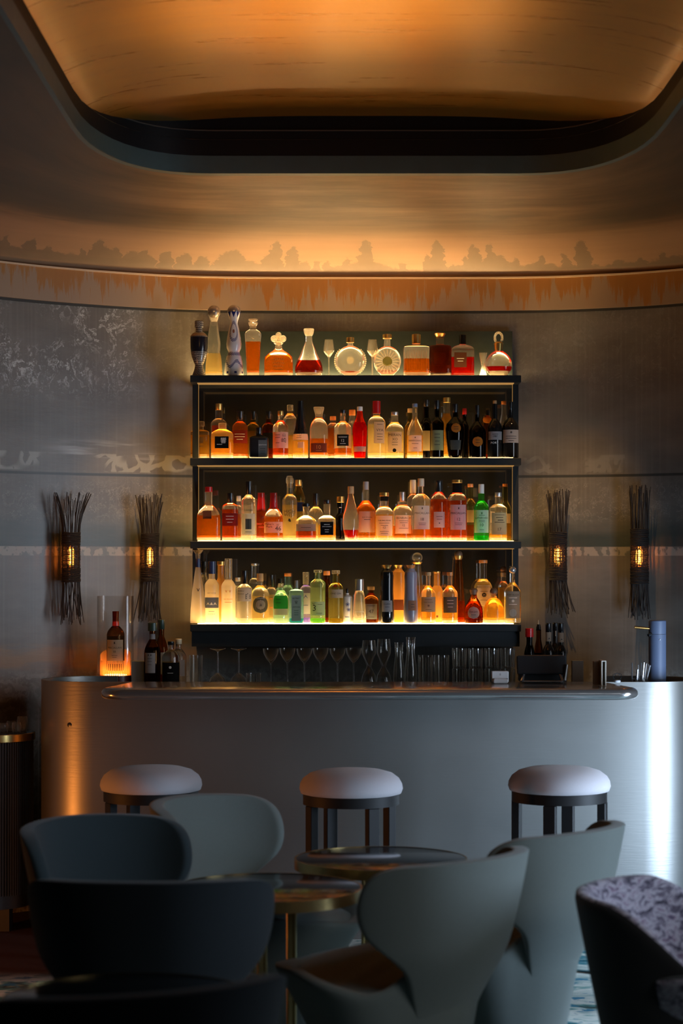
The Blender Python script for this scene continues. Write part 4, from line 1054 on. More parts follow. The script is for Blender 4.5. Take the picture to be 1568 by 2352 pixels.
bottle(R, 688, 716, 1314, 'pale violet clear bottle with long clear cap and mountain label', ('crystal', 14, 28), neck=(12, 1344), sh=1356, g='violet', liq='water', lvl=1362, back=1, lab=(1362, 1410, .85, 'silver'), txt=[('▲', 1370, 8, 'b'), ('-', 1390, 1, 'b', 0, .5)])
bottle(R, 712, 747, 1309, 'pale green gin bottle with flared lip and white label marked number 3', ('crystal', 19, 6), neck=(14, 1330), sh=1340, g='pale_green', liq='water', lvl=1350, lab=(1382, 1413, .92, 'silver'), txt=[('N°', 1386, 5, 'k', -.5, .3), ('3', 1396, 14, 'k', -.45, .4), ('-', 1388, .8, 'k', .3, .4), ('-', 1408, .8, 'k', .2, .5)])
bottle(R, 740, 760, 1311, 'dark slim bottle with copper cap behind the pale green and olive bottles', ('orange', 15, 10), neck=(14, 1332), sh=1345, g='brown', back=1)
bottle(R, 754, 788, 1310, 'olive tinted bottle with glass stopper and white shoulder label', ('crystal', 19, 8), neck=(15, 1338), sh=1352, g='olive', liq='water', lvl=1360, lab=(1354, 1373, .95, 'palegrey'), lab2=(1342, 1349, .3, 'red_seal' if 0 else 'maroon', -.1, True), txt=[('ONE GIN', 1363, 5.5, 'k', 0, .7)])
bottle(R, 785, 809, 1352, 'small white ceramic bottle with black stopper and faint blue drawing', ('black', 6, 10), neck=(9, 1366), sh=1372, g='white', txt=[('❀', 1388, 9, 'b', .1), ('❀', 1400, 8, 'b', .3), ('-', 1417, 1.2, 'b', 0, .5)])
bottle(R, 808, 842, 1330, 'clear tapering carafe shaped bottle with tall silvery cap', ('silver', 20, 27), g='crystal', liq='water', lvl=1385, prof=[(1436, 30), (1430, 32), (1400, 29), (1370, 24), (1361, 21), (1357, 18)], txt=[('SINGANI 63', 1405, 4, 'w', 0, .7)], dep=9.90)
bottle(R, 835, 869, 1347, 'small brown apothecary gin bottle with cork and square label numbered 47', ('cork', 16, 8), neck=(11, 1362), sh=1382, g='brown', liq='copper', lvl=1400, lab=(1387, 1422, .78, 'grey'), txt=[('MONKEY', 1391, 3.6, 'k', 0, .55), ('47', 1404, 8, 'k'), ('-', 1417, .8, 'k', 0, .5)])
FL = [(1436, 31), (1428, 33), (1400, 33), (1360, 29), (1335, 29), (1322, 30), (1314, 27), (1309, 18), (1306, 16)]
def st_flare(t, s, zz, m):
    b = MB(); b.lathe([(7*s, zz(1309)), (7*s, zz(1305)), (10.5*s, zz(1298)), (9.5*s, zz(1298))], 18); b.build('stopper', m, t, True, 40)
bottle(R, 871, 906, 1298, 'tall waisted black bottle with flared gold stopper and small white label', ('gold', 20, 0), g='black', prof=FL, stop=st_flare, lab=(1379, 1405, .72, 'palegrey'), txt=[('CLARA', 1387, 4, 'k', 0, .5), ('-', 1394, .8, 'k', 0, .4)])
bottle(R, 898, 932, 1298, 'tall waisted amber frosted bottle with dark label behind the black and lilac ones', ('gold', 20, 0), g='rose', prof=FL, stop=st_flare, lab=(1377, 1401, .7, 'brown'), back=1)
bottle(R, 925, 961, 1299, 'tall waisted lilac grey bottle with copper label and orange stopper', ('orange', 18, 0), g='lilac', prof=FL, stop=st_flare, lab=(1379, 1402, .6, 'copper', .25), txt=[('-', 1388, 1, 'k', .25, .3), ('-', 1394, 1, 'k', .25, .3)])
bottle(R, 940, 976, 1270, 'tall clear fluted bottle with large glass ball stopper behind the lilac bottle', ('crystal', 24, 0), g='crystal', liq='gold', lvl=1345, prof=[(1436, 34), (1428, 35), (1380, 29), (1340, 24), (1310, 18), (1292, 16)], back=1, stop=lambda t, s, zz, m: (st_ball(12, 1281)(t, s, zz, m), st_prof([(1296, 16), (1292, 22), (1290, 22)])(t, s, zz, CAP['gold'])))
bottle(R, 966, 1000, 1314, 'glowing golden tequila bottle with square grey green label, first of two alike', ('cork', 13, 8), neck=(11, 1345), sh=1366, liq='gold', lvl=1372, lab=(1371, 1405, .93, 'greengrey'), txt=[('-', 1377, .8, 'k', 0, .6), ('FORTALEZA', 1383, 3.4, 'k', 0, .6), ('✺', 1391, 6, 'k'), ('-', 1400, .8, 'k', 0, .5)])
bottle(R, 988, 1018, 1312, 'amber frosted bottle between the two golden tequila bottles', ('gold', 16, 4), neck=(15, 1345), sh=1362, g='rose', back=1, lab=(1413, 1418, .15, 'brown'))
bottle(R, 1015, 1051, 1314, 'golden tequila bottle with darker grey label beside the squat brown flask', ('orange', 13, 8), neck=(11, 1345), sh=1366, liq='gold', lvl=1372, lab=(1371, 1407, .85, 'slate'), txt=[('-', 1379, .8, 'w', 0, .5), ('-', 1386, .8, 'w', 0, .5), ('-', 1394, .8, 'w', 0, .4)])
bottle(R, 1036, 1069, 1264, 'very tall slender dark amber bottle with ball stopper rising behind the tequilas', ('brown', 18, 0), g='amber', liq='amber', lvl=1380, prof=[(1436, 31), (1428, 33), (1390, 30), (1340, 22), (1300, 17), (1280, 15)], back=1, stop=lambda t, s, zz, m: (st_ball(9.5, 1274)(t, s, zz, m), st_prof([(1286, 15), (1280, 19), (1276, 19)])(t, s, zz, CAP['gold'])))
bottle(R, 1065, 1110, 1351, 'squat brown tequila flask with wooden stopper and oval cream label', ('brown', 19, 0), g='brown', liq='amber', lvl=1385, prof=[(1436, 38), (1430, 42), (1415, 44), (1395, 40), (1382, 28), (1372, 15), (1362, 12)], stop=st_prof([(1366, 13), (1360, 17), (1355, 19), (1352, 13), (1351, 11)]), lab=(1393, 1421, .62, 'beige', -.08, True), txt=[('Don Julio', 1405, 5, 'k', -.08, .5), ('-', 1412, .8, 'k', -.08, .3)])
bottle(R, 1088, 1130, 1286, 'large clear bottle with orange cap and steer head on a cream label', ('orange', 20, 7), neck=(18, 1330), sh=1350, liq='pale', lvl=1344, lab=(1344, 1392, .74, 'cream', .05), txt=[('♉', 1366, 10, 'k', .05), ('-', 1358, .8, 'k', .05, .5), ('-', 1378, .8, 'k', .05, .5)], back=1)
bottle(R, 1109, 1158, 1349, 'round squat bottle of golden tequila with brown ball stopper', ('brown', 18, 0), g='clear', liq='gold', lvl=1385, prof=[(1436, 44), (1430, 47), (1405, 48), (1392, 44), (1380, 32), (1374, 16), (1368, 13)], stop=st_ball(9, 1359))
bottle(R, 1143, 1168, 1301, 'golden bottle with lattice ball stopper behind the end bottle', ('gold', 14, 0), neck=(12, 1335), sh=1350, liq='gold', lvl=1350, back=1, stop=lambda t, s, zz, m: (st_ball(7.5, 1308)(t, s, zz, CAP['brown']), st_prof([(1325, 12), (1317, 13), (1315, 12)])(t, s, zz, CAP['beige'])))
bottle(R, 1157, 1196, 1301, 'tall round shouldered bottle with lattice ball stopper and arched grey label, shelf end', ('silver', 14, 0), neck=(12, 1338), sh=1362, liq='pale', lvl=1372, sy=.85, lab=(1358, 1420, .80, 'grey', 0), lab2=(1398, 1417, .42, 'silver', 0, True), txt=[('FORTALEZA', 1366, 4, 'k', 0, .7), ('-', 1373, 1, 'w', 0, .6), ('✺', 1380, 7, 'w'), ('-', 1388, 1, 'w', 0, .6)], stop=st_ball(8.5, 1309))
# ================================================================ wall sconces
reed = simple('dark_willow_reed', (.014, .009, .007), .7, 0, .3, 40)
bulbm = emit('glowing_filament', (1.0, .36, .07), 170.0)
bulbglass = emit('amber_bulb_glow', (1.0, .30, .05), 1.6)
def sconce(px, label, seed, y0=1132, y1=1435, ys0=1222, ys1=1335, fl_t=1.6, fl_b=1.35, lean=0.0):
    rnd = random.Random(seed)
    x0 = (px-784)/F*9.8; wy = wall_y(x0); d = wy-.10
    s = d/F; x0 = (px-784)*s
    zt, zb, zs1, zs0 = [EYE-(y-HZ)*s for y in (y0, y1, ys0, ys1)]
    zc = (zs0+zs1)/2
    t = thing('wall_sconce', label, 'lamp', (x0, d, zc), 0, 'woven willow wall sconces')
    R = .041
    b = MB()
    for k in range(34):
        a = 2*PI*k/34+rnd.uniform(-.1, .1)
        f1 = fl_t*rnd.uniform(.7, 1.25); f0 = fl_b*rnd.uniform(.55, 1.35)
        a1 = a+rnd.uniform(-.35, .35); a0 = a+rnd.uniform(-.6, .6)
        top = zt-zc-rnd.uniform(0, .045); bot = zb-zc+rnd.uniform(0, .05)
        P = []
        for q in range(13):
            z = lerp(bot, top, q/12)
            u = max(0, (z-(zs1-zc))/(zt-zs1)); v = max(0, ((zs0-zc)-z)/(zs0-zb))
            r = R*(1+(f1-1)*u**1.8+(f0-1)*v**1.5)
            aa = a+(a1-a)*u+(a0-a)*v
            j = .0025*(u+v)
            P.append((r*math.cos(aa)+lean*v*.02+rnd.uniform(-j, j), min(.085, r*math.sin(aa)*.9)+rnd.uniform(-j, j), z))
        b.tube(P, rnd.uniform(.0014, .0026), 5)
    b.build('reed_bundle', reed, t)
    b = MB()
    z = zs0-zc
    while z < zs1-zc:
        n = 18; ph = rnd.uniform(0, 6); P = []
        for i in range(n+1):
            a = 2*PI*i/n; r = R+.003+.0012*math.sin(3*a+ph)
            P.append((r*math.cos(a), r*math.sin(a)*.95, z+.0012*math.sin(2*a+ph)))
        near = abs(z) < .055
        b.tube(P, rnd.uniform(.0013, .0021) if near else rnd.uniform(.0021, .0029), 4, False)
        z += rnd.uniform(.0052, .0068) if near else .0047
    b.build('woven_shade', reed, t)
    b = MB(); b.lathe([(.0010, -.035), (.0030, -.03), (.0030, .034), (.0010, .038)], 8); bl = b.build('bulb', bulbglass, t)
    bl.data.materials.clear(); bl.data.materials.append(bulbm)
    b = MB(); b.lathe([(.004, -.052), (.017, -.030), (.019, 0), (.015, .035), (.003, .055)], 12); b.build('bulb_globe', glass('bulb_globe_glass', (.98, .62, .28), .30, .25), t)
    b = MB(); b.box((-.012, .068, -.015), (.035, .062, .13), None, .003); b.build('wall_mount', simple('black_mount', (.012, .012, .012), .5), t, False)
    return t
sconce(163, 'leftmost woven reed wall lamp, its top reeds fanned wide', 3, 1130, 1436, 1222, 1336, 2.1, 1.3)
sconce(344, 'woven reed wall lamp between the left end of the shelf and the fanned one', 5, 1133, 1431, 1225, 1335, 1.65, 1.4, -.8)
sconce(1281, 'woven reed wall lamp just right of the lit shelf with straggling lower reeds', 8, 1122, 1420, 1222, 1332, 1.2, 1.5, .8)
sconce(1468, 'woven reed wall lamp above the blue tap cylinder, darkest of the four', 11, 1113, 1425, 1216, 1340, 1.25, 1.0)

# ================================================================ glassware on the back counter
GC = glass('cut_glass_ribs', (.96, .94, .90), .10, .8, .02); GX_ = glass('stemware_glass', (.92, .93, .92), .04, .85, .02)
DG = 9.69; sg = DG/F
def gx(px): return (px-784)*sg
def upright_coupe(px, label, top=1490, w=19):
    t = thing('coupe_glass', label, 'glass', (gx(px), DG, BCZ+.0005), 0, 'stemmed glasses on the back counter')
    H = EYE-(top-HZ)*sg-BCZ; w *= sg
    b = MB(); b.lathe([(.037, 0), (.036, .003), (.022, .012), (.008, .034), (.0042, .05), (.0038, H*.62), (.006, H*.68)], 18, cap1=False); b.build('stem', GX_, t, True, 40)
    b = MB(); b.lathe([(.006, H*.68), (w*.55, H*.76), (w*.9, H*.88), (w, H), (w*.96, H), (w*.85, H*.88), (w*.5, H*.78), (.002, H*.72)], 20); b.build('bowl', GX_, t, True, 40)
def inverted_coupe(px, label, top=1489):
    t = thing('coupe_glass', label, 'glass', (gx(px), DG, BCZ+.0005), 0, 'stemmed glasses on the back counter')
    H = EYE-(top-HZ)*sg-BCZ
    b = MB(); b.lathe([(.047, 0), (.045, 0), (.043, H*.18), (.030, H*.34), (.004, H*.42), (.010, H*.44), (.034, H*.33), (.046, H*.18)], 20, cap0=False, cap1=False); b.build('bowl', GX_, t, True, 40)
    b = MB(); b.lathe([(.006, H*.42), (.004, H*.5), (.004, H*.92), (.010, H*.95), (.036, H*.985), (.037, H)], 18); b.build('stem', GX_, t, True, 40)
inverted_coupe(500, 'first upside-down coupe right of the plain highball glass on back counter')
inverted_coupe(548, 'second upside-down coupe right of the plain highball glass on back counter')
for i, px in enumerate((622, 660, 699, 736, 775, 812)):
    o = ('first', 'second', 'third', 'fourth', 'fifth', 'sixth')[i]
    upright_coupe(px, 'upright stemmed coupe glass, %s in the row counted from the low ribbed tumbler' % o, 1490-(i % 2), 18.5)
def tulip(px, label, top=1471):
    t = thing('tulip_glass', label, 'glass', (gx(px), DG, BCZ+.0005), 0, 'double curved glasses')
    H = EYE-(top-HZ)*sg-BCZ
    P = [(.012, .0), (.033, .006), (.037, .05), (.030, .085), (.012, .118), (.010, .125), (.018, .15), (.033, .185), (.034, .205), (.029, H), (.028, H), (.032, .205), (.031, .185), (.014, .15), (.003, .128)]
    b = MB(); b.lathe(P, 20); b.build('bowl', GX_, t, True, 40)
tulip(847, 'hourglass shaped tulip glass next to the row of coupes'); tulip(881, 'hourglass shaped tulip glass next to the two carafes', 1468)
def carafe(px, top, w, label):
    t = thing('carafe', label, 'carafe', (gx(px), DG, BCZ+.0005), 0, 'ribbed glass carafes')
    H = EYE-(top-HZ)*sg-BCZ; w *= sg
    P = [(w*.97, 0), (w, .01), (w*.96, H*.45), (w*.72, H*.66), (w*.56, H*.78), (w*.66, H*.92), (w*.78, H), (w*.74, H), (w*.52, H*.79), (w*.9, H*.45), (w*.9, .008)]
    b = MB(); b.lathe(P, 22, cap1=False); b.build('body', GX_, t, True, 40)
    b = MB()
    for k in range(12):
        a = 2*PI*k/12
        b.tube([(w*1.0*math.cos(a), w*1.0*math.sin(a), .012), (w*.97*math.cos(a), w*.97*math.sin(a), H*.42), (w*.6*math.cos(a), w*.6*math.sin(a), H*.74), (w*.74*math.cos(a), w*.74*math.sin(a), H*.95)], .0016, 5)
    b.build('ribs', GC, t)
carafe(916, 1476, 13, 'shorter of the two clear waisted carafes on the back counter')
carafe(943, 1464, 14, 'taller of the two clear waisted carafes, with fluted neck')
def tumbler(px, z0, y_top, w, label, cat='glass', nrib=16, d=DG, group='ribbed tumblers', name='ribbed_tumbler'):
    s = d/F
    t = thing(name, label, cat, ((px-784)*s, d, z0), 0, group)
    H = EYE-(y_top-HZ)*s-z0; w = w*s
    b = MB(); b.lathe([(w*.86, 0), (w*.9, .004), (w, H), (w*.95, H), (w*.86, .012), (.002, .012)], 20); b.build('body', GX_, t, True, 40)
    if nrib:
        b = MB()
        for k in range(nrib):
            a = 2*PI*k/nrib
            b.tube([(w*.9*math.cos(a), w*.9*math.sin(a), .006), (w*math.cos(a), w*math.sin(a), H*.94)], w*.07, 5)
        b.build('ribs', GC, t)
    return H
tumbler(450, BCZ+.0005, 1505, 15, 'plain straight highball glass alone under the left shelf end', nrib=10, name='highball_glass', group=None)
tumbler(582, BCZ+.0005, 1546, 17, 'low ribbed tumbler between the upside-down and the upright coupes', nrib=18)
tumbler(977, BCZ+.0005, 1505, 17, 'ribbed tumbler standing right after the tall carafe'); tumbler(1014, BCZ+.0005, 1505, 17, 'ribbed tumbler before the stacked cut tumblers')
for i, px in enumerate((1055, 1092, 1129, 1166)):
    o = ('first', 'second', 'third', 'last')[i]
    H = tumbler(px, BCZ+.0005, 1536, 17, 'cut glass tumbler, bottom of the %s stack of two from the carafes' % o, group='stacked cut tumblers')
    tumbler(px, BCZ+.0012+H, 1489, 17, 'cut glass tumbler, top of the %s stack of two from the carafes' % o, group='stacked cut tumblers')

# bottles standing at either end of the back counter
bk = dict(zb=BCZ+.0005)
bottle(4, 331, 369, 1430, 'dark red bottle with green cap and white labels beside the grey box', ('green', 21, 19), neck=(14, 1468), sh=1500, g='brown', liq='brown', lvl=1490, lab=(1499, 1545, .62, 'palegrey', -.25), txt=[('✦ ✦', 1504, 4, 'k', -.25), ('-', 1512, .8, 'k', -.25, .35), ('-', 1518, .8, 'k', -.25, .35), ('-', 1526, .8, 'k', -.25, .3)], dep=9.66, zb=BCZ+.0005, group='bottles at the left of the back counter', lab2=(1456, 1468, .9, 'palegrey'))
bottle(4, 355, 386, 1423, 'brown bottle with green cap standing behind the dark red one', ('green', 15, 22), neck=(13, 1462), sh=1500, g='brown', liq='amber', lvl=1495, lab=(1498, 1548, .8, 'silver'), dep=9.74, zb=BCZ+.0005, group='bottles at the left of the back counter')
bottle(4, 372, 413, 1473, 'stout bottle with black cap and large black label on back counter', ('black', 15, 8), neck=(14, 1492), sh=1510, liq='pale', lvl=1520, lab=(1521, 1566, .93, 'black'), txt=[('●', 1532, 6, 'w'), ('-', 1545, .8, 'w', 0, .4)], dep=9.645, zb=BCZ+.0005, group='bottles at the left of the back counter')
bottle(4, 392, 428, 1467, 'clear bottle with pale cap and white label behind the black labelled stout one', ('beige', 15, 12), neck=(14, 1490), sh=1510, liq='water', lvl=1530, lab=(1515, 1552, .6, 'palegrey', .3), dep=9.74, zb=BCZ+.0005, group='bottles at the left of the back counter')
RB = 'dark bottles behind the payment terminal'
bottle(4, 1203, 1228, 1443, 'dark bottle with bright red cap right of the shelf foot', ('red', 19, 20), neck=(14, 1480), sh=1508, g='dark', dep=9.74, zb=BCZ+.0005, group=RB)
bottle(4, 1226, 1247, 1434, 'dark amber bottle with thin pouring spout', ('black', 11, 12), neck=(12, 1470), sh=1505, g='brown', liq='brown', lvl=1500, dep=9.775, zb=BCZ+.0005, group=RB,
       stop=lambda t, s, zz, m: (st_prof([(1448, 11), (1442, 11), (1434, 8)])(t, s, zz, CAP['black']), st_prof([(1436, 3), (1424, 2)])(t, s, zz, CAP['silver'])))
bottle(4, 1245, 1273, 1431, 'dark wine bottle with beige neck band, nearer the red capped one', ('black', 13, 19), neck=(13, 1480), sh=1500, g='black', lab=(1452, 1473, .97, 'beige'), txt=[('▲', 1466, 4, 'k', .2)], dep=9.69, zb=BCZ+.0005, group=RB)
bottle(4, 1264, 1286, 1430, 'plain black bottle with white cap disc between the two beige necked bottles', ('black', 12, 18), neck=(11, 1476), sh=1500, g='black', dep=9.80, zb=BCZ+.0005, group=RB, txt=[('|', 1455, 12, 'w')])
bottle(4, 1274, 1301, 1431, 'dark wine bottle with beige neck band, nearer the grey menu panel', ('black', 13, 19), neck=(13, 1482), sh=1502, g='black', lab=(1453, 1475, .97, 'beige'), txt=[('▲', 1468, 4, 'k', .2)], dep=9.68, zb=BCZ+.0005, group=RB)
# grey boxes and panels
s = 9.70/F
t = tag(MB().box((0, 0, .075), (.060, .07, .15), None, .002).build('napkin_box', simple('grey_card', (.14, .135, .125), .8), None, False), 'plain grey box beside the dark red bottle on the back counter', 'box'); t.location = (gx(317), 9.70, BCZ+.0005)
t = tag(MB().box((0, 0, .075), (.054, .03, .155), None, .002).build('menu_board', simple('grey_board', (.17, .16, .145), .8), None, False), 'upright grey board behind the payment terminal, right of the dark bottles', 'board'); t.location = (gx(1325), 9.68, BCZ+.0005)

# illuminated display case with its bottle
dx, dy = (265-784)/F*9.73, 9.73
t = thing('display_stand', 'clear acrylic display box with a glowing fluted half cup on a dark red base', 'display', (dx, dy, BCZ+.0005))
base_h = EYE-(1551-HZ)*9.73/F-BCZ
b = MB(); b.lathe([(.082, 0), (.082, base_h)], 28); b.build('base', simple('oxblood_lacquer', (.06, .008, .006), .25), t, True, 40)
acr = glass('clear_acrylic', (.97, .96, .95), .012, .06, .02)
top = EYE-(1369-HZ)*9.73/F-BCZ
b = MB(); b.lathe([(.083, base_h), (.083, top), (.080, top), (.080, base_h)], 32, (0, 0, 0), 1, 1, 5.0, cap0=False, cap1=False); b.build('acrylic_cover', acr, t, True, 35)
def glow_plastic():
    m, nt, out = new_mat('amber_fluted_acrylic')
    tl = nd(nt, 'BsdfTranslucent', {'Color': (.98, .62, .25)}); df = nd(nt, 'BsdfDiffuse', {'Color': (.90, .55, .22)})
    tr = nd(nt, 'BsdfTransparent', {'Color': (.95, .75, .45)})
    a = nd(nt, 'MixShader', {0: .45, 1: tl, 2: df}); c = nd(nt, 'MixShader', {0: .2, 1: a, 2: tr})
    nt.links.new(c.outputs[0], out.inputs[0]); return m
gp = glow_plastic()
b = MB(); NF = 44
hb = EYE-(1490-HZ)*9.73/F-BCZ
for i in range(NF):
    a = 2*PI*i/NF
    h = lerp(hb-.055, hb, .5+.5*math.sin(a))
    if math.sin(a) < -.2: h = min(h, hb-.055)
    b.tube([(.070*math.cos(a), .070*math.sin(a), base_h), (.070*math.cos(a), .070*math.sin(a), h)], .0033, 5)
b.build('fluted_cup', gp, t)
b = MB()
V = []; Fc = []
for k in range(2):
    for i in range(33):
        a = lerp(-.25, PI+.25, i/32); V.append((.073*math.cos(a), .073*math.sin(a), base_h if k == 0 else lerp(hb-.055, hb, max(0, math.sin(a)))))
for i in range(32): Fc.append((i, i+1, 33+i+1, 33+i))
b.add(V, Fc); o = b.build('cup_backing', gp, t); md = o.modifiers.new('s', 'SOLIDIFY'); md.thickness = .002
b = MB(); b.lathe([(.062, base_h+.0005), (.062, base_h+.003)], 24); b.build('light_disc', emit('display_light_disc', (1, .52, .16), 26.0), t)
b = MB(); b.box((0, 0, base_h+.012), (.03, .04, .018), None, .002); b.build('bottle_plinth', acr, t, False)
bottle(4, 245, 286, 1404, 'dark red whisky bottle with tall cream label inside the lit display box', ('red', 13, 0), neck=(15, 1437), sh=1458, g='brown', liq='brown', lvl=1462, dep=9.73, zb=BCZ+base_h+.022, group=None, lab=(1469, 1524, .87, 'cream', -.02),
       txt=[('♜', 1476, 5, 'k', -.02), ('MACALLAN', 1487, 5, 'k', -.02, .75), ('18', 1496, 5, 'k', -.02), ('-', 1505, .8, 'k', -.02, .4), ('-', 1509, .8, 'k', -.02, .3)], stop=st_prof([(1438, 16), (1433, 16), (1418, 13), (1405, 13), (1404, 12)]))

# ================================================================ things on the bar top
TZ = 1.1318
def onbar(px, d): return ((px-784)/F*d, d, TZ)
blk = simple('black_plastic', (.014, .016, .018), .3); chrome = simple('brushed_chrome', (.55, .56, .58), .22, .9)
t = thing('payment_terminal', 'black tilted touchscreen terminal on chrome feet standing on the bar top', 'terminal', onbar(1243, 8.90))
Rm = Vector((1, 0, 0)); import mathutils
rx = mathutils.Matrix.Rotation(math.radians(-22), 3, 'X')
b = MB(); b.box((0, -.005, .077), (.215, .020, .085), rx, .004); b.build('screen', blk, t, False)
b = MB(); b.box((.005, .05, .060), (.20, .07, .115), None, .006); b.build('housing', blk, t, False)
b = MB()
for sd in (-1, 1): b.tube([(sd*.088, -.045, .008), (sd*.078, -.02, .04)], [.009, .005], 8)
b.tube([(-.088, -.045, .009), (.088, -.045, .009)], .004, 8)
b.build('chrome_feet', chrome, t)
b = MB(); b.tube([(.095, -.035, .012), (.108, -.02, .08)], [.010, .006], 8); b.build('card_reader', blk, t)
t = thing('card_holder', 'small white card holder with white cards on the bar top', 'card holder', onbar(1148, 8.86))
wp_ = simple('white_plastic', (.62, .63, .66), .35)
b = MB(); b.box((0, .004, .028), (.075, .012, .05), mathutils.Matrix.Rotation(math.radians(-8), 3, 'X'), .004); b.build('cards', wp_, t, False)
b = MB(); b.box((0, -.018, .011), (.064, .030, .020), None, .004); b.build('tray', wp_, t, False)
b = MB(); b.box((0, -.006, .020), (.066, .004, .003)); b.build('slot', blk, t, False)
mb_ = MB(); V, Fc, w, h = letters('♔'); k = .010/max(h, .1); mb_.add([(v.x*k, -.0065+.001, .040+v.y*k) for v in V], Fc); mesh('emblem', [Vector((v.x, v.y-.006, v.z)) for v in mb_.V], mb_.F, INK['k'], t, False)
t = thing('menu_holder', 'folded white menu card standing on edge near the end of the bar top', 'menu', onbar(1383, 8.70))
cardm = simple('cream_card', (.55, .52, .46), .7)
b = MB()
P = [(-.006, -.008), (-.006, .0), (-.004, .004), (0, .006), (.004, .004), (.006, 0), (.006, -.008)]
b.box((-.008, 0, .054), (.0035, .10, .105)); b.box((.008, 0, .054), (.0035, .10, .105)); b.box((0, -.002, .106), (.0195, .10, .003))
b.build('folded_card', cardm, t, False)
b = MB(); b.box((-.024, .03, .052), (.020, .06, .100)); b.build('inner_booklet', simple('tan_booklet', (.30, .25, .19), .7), t, False)
t = thing('citrus_squeezer', 'small dark wire crown with white dish at the right end of bar', 'squeezer', onbar(1417, 8.93))
b = MB(); b.lathe([(.013, 0), (.015, .006), (.012, .010), (.002, .011)], 14); b.build('dish', wp_, t)
b = MB()
for sd in (-1, 1):
    b.tube([(sd*.010, 0, .008), (sd*.017, 0, .022), (sd*.019, 0, .034), (sd*.012, 0, .038), (sd*.007, 0, .030)], .0016, 6)
b.tube([(-.012, 0, .036), (0, 0, .041), (.012, 0, .036)], .0016, 6)
b.build('wire_crown', blk, t)
# mixing spoons and straws in a cup
WZ = 1.045
cupx = (1470-784)/F*9.14
t = thing('straw_cup', 'steel cup behind the bar rim holding metal straws', 'cup', (cupx, 9.13, WZ))
b = MB(); b.lathe([(.030, 0), (.033, .09), (.031, .09), (.028, .004)], 20, cap1=False); b.build('cup', chrome, t, True, 40)
for i, (dx_, ln_, tx) in enumerate(((-.010, .150, -.05), (-.004, .158, .02), (.003, .160, .08), (.008, .155, .13), (.012, .152, .18), (.015, .146, .24))):
    q = tag(MB().tube([(0, 0, 0), (tx*ln_, 0, ln_)], .0032, 8).build('metal_straw', chrome), 'pale metal straw leaning in the steel cup by the blue tap', 'straw', 'straws in the cup'); q.location = (cupx+dx_*.6, 9.125+.004*i-.01, WZ+.005)
q = tag(MB().tube([(0, 0, 0), (0, 0, .165)], .0034, 8).build('bar_spoon', chrome), 'single upright bar spoon apart from the bunch of straws', 'spoon'); q.location = ((1451-784)/F*9.10, 9.10, WZ)
q = tag(MB().tube([(0, 0, 0), (.01, 0, .135)], .005, 8).build('muddler', chrome), 'short thick muddler between the upright spoon and the straws', 'muddler'); q.location = ((1459-784)/F*9.10, 9.10, WZ)
# tap column
tx_ = (1509-784)/F*9.16
t = thing('tap_column', 'tall matt blue cylinder tap with brass handle at the right end of bar', 'tap', (tx_, 9.16, WZ))
hh = EYE-(1425-HZ)*9.16/F-WZ
bl_ = simple('blue_powder_coat', (.12, .16, .26), .5)
b = MB(); b.lathe([(.039, 0), (.039, hh-.062)], 28); b.build('column', bl_, t, True, 40)
b = MB(); b.lathe([(.0385, hh-.0605), (.039, hh-.059), (.039, hh-.003), (.036, hh)], 28); b.build('cap', bl_, t, True, 40)
b = MB(); b.lathe([(.0375, hh-.0625), (.0375, hh-.06)], 24); b.build('seam', blk, t)
b = MB(); b.tube([(-.036, -.01, hh-.036), (-.060, -.012, hh-.034), (-.104, -.014, hh-.030)], [.004, .006, .0065], 10); b.build('brass_handle', simple('brass', (.55, .30, .09), .3, .9), t)
b = MB(); b.tube([(-.030, -.02, hh-.06), (-.045, -.03, hh-.066)], [.009, .007], 8); b.build('spout', blk, t)
b = MB(); b.lathe([(.0035, 0), (.003, .003), (.001, .004)], 10, (.006, -.0385, hh-.085), rot=Vector((0, 0, 1)).rotation_difference(Vector((0, -1, 0))).to_matrix()); b.build('indicator', wp_, t)

# ================================================================ drum table against the left wall
brass = simple('polished_brass', (.62, .40, .13), .22, .95)
cx, cy = -1.60, 9.33
t = thing('drum_table', 'dark round side table with brass rim and fringed skirt behind the bar end', 'table', (cx, cy, 0))
zt = EYE-(1688-HZ)*9.15/F
b = MB(); b.lathe([(.20, zt-.006), (.20, zt), (.196, zt+.001)], 36); b.build('table_top', simple('black_stone', (.012, .012, .013), .12), t, True, 40)
b = MB(); b.lathe([(.201, zt-.036), (.203, zt-.034), (.203, zt-.003), (.201, zt-.001)], 40, cap0=False, cap1=False); b.build('brass_rim', brass, t, True, 40)
b = MB(); b.lathe([(.185, .10), (.185, zt-.03)], 32); b.build('drum', simple('dark_drum', (.010, .010, .011), .5), t)
b = MB()
for k in range(96):
    a = 2*PI*k/96; b.tube([(.192*math.cos(a), .192*math.sin(a), .16), (.192*math.cos(a), .192*math.sin(a), zt-.03)], .0028, 4)
b.build('fringe', simple('charcoal_fringe', (.012, .012, .012), .6), t)
b = MB(); b.box((.06, -.1, .05), (.10, .1, .10)); b.build('foot', simple('dark_drum', (.010, .010, .011), .5), t, False)
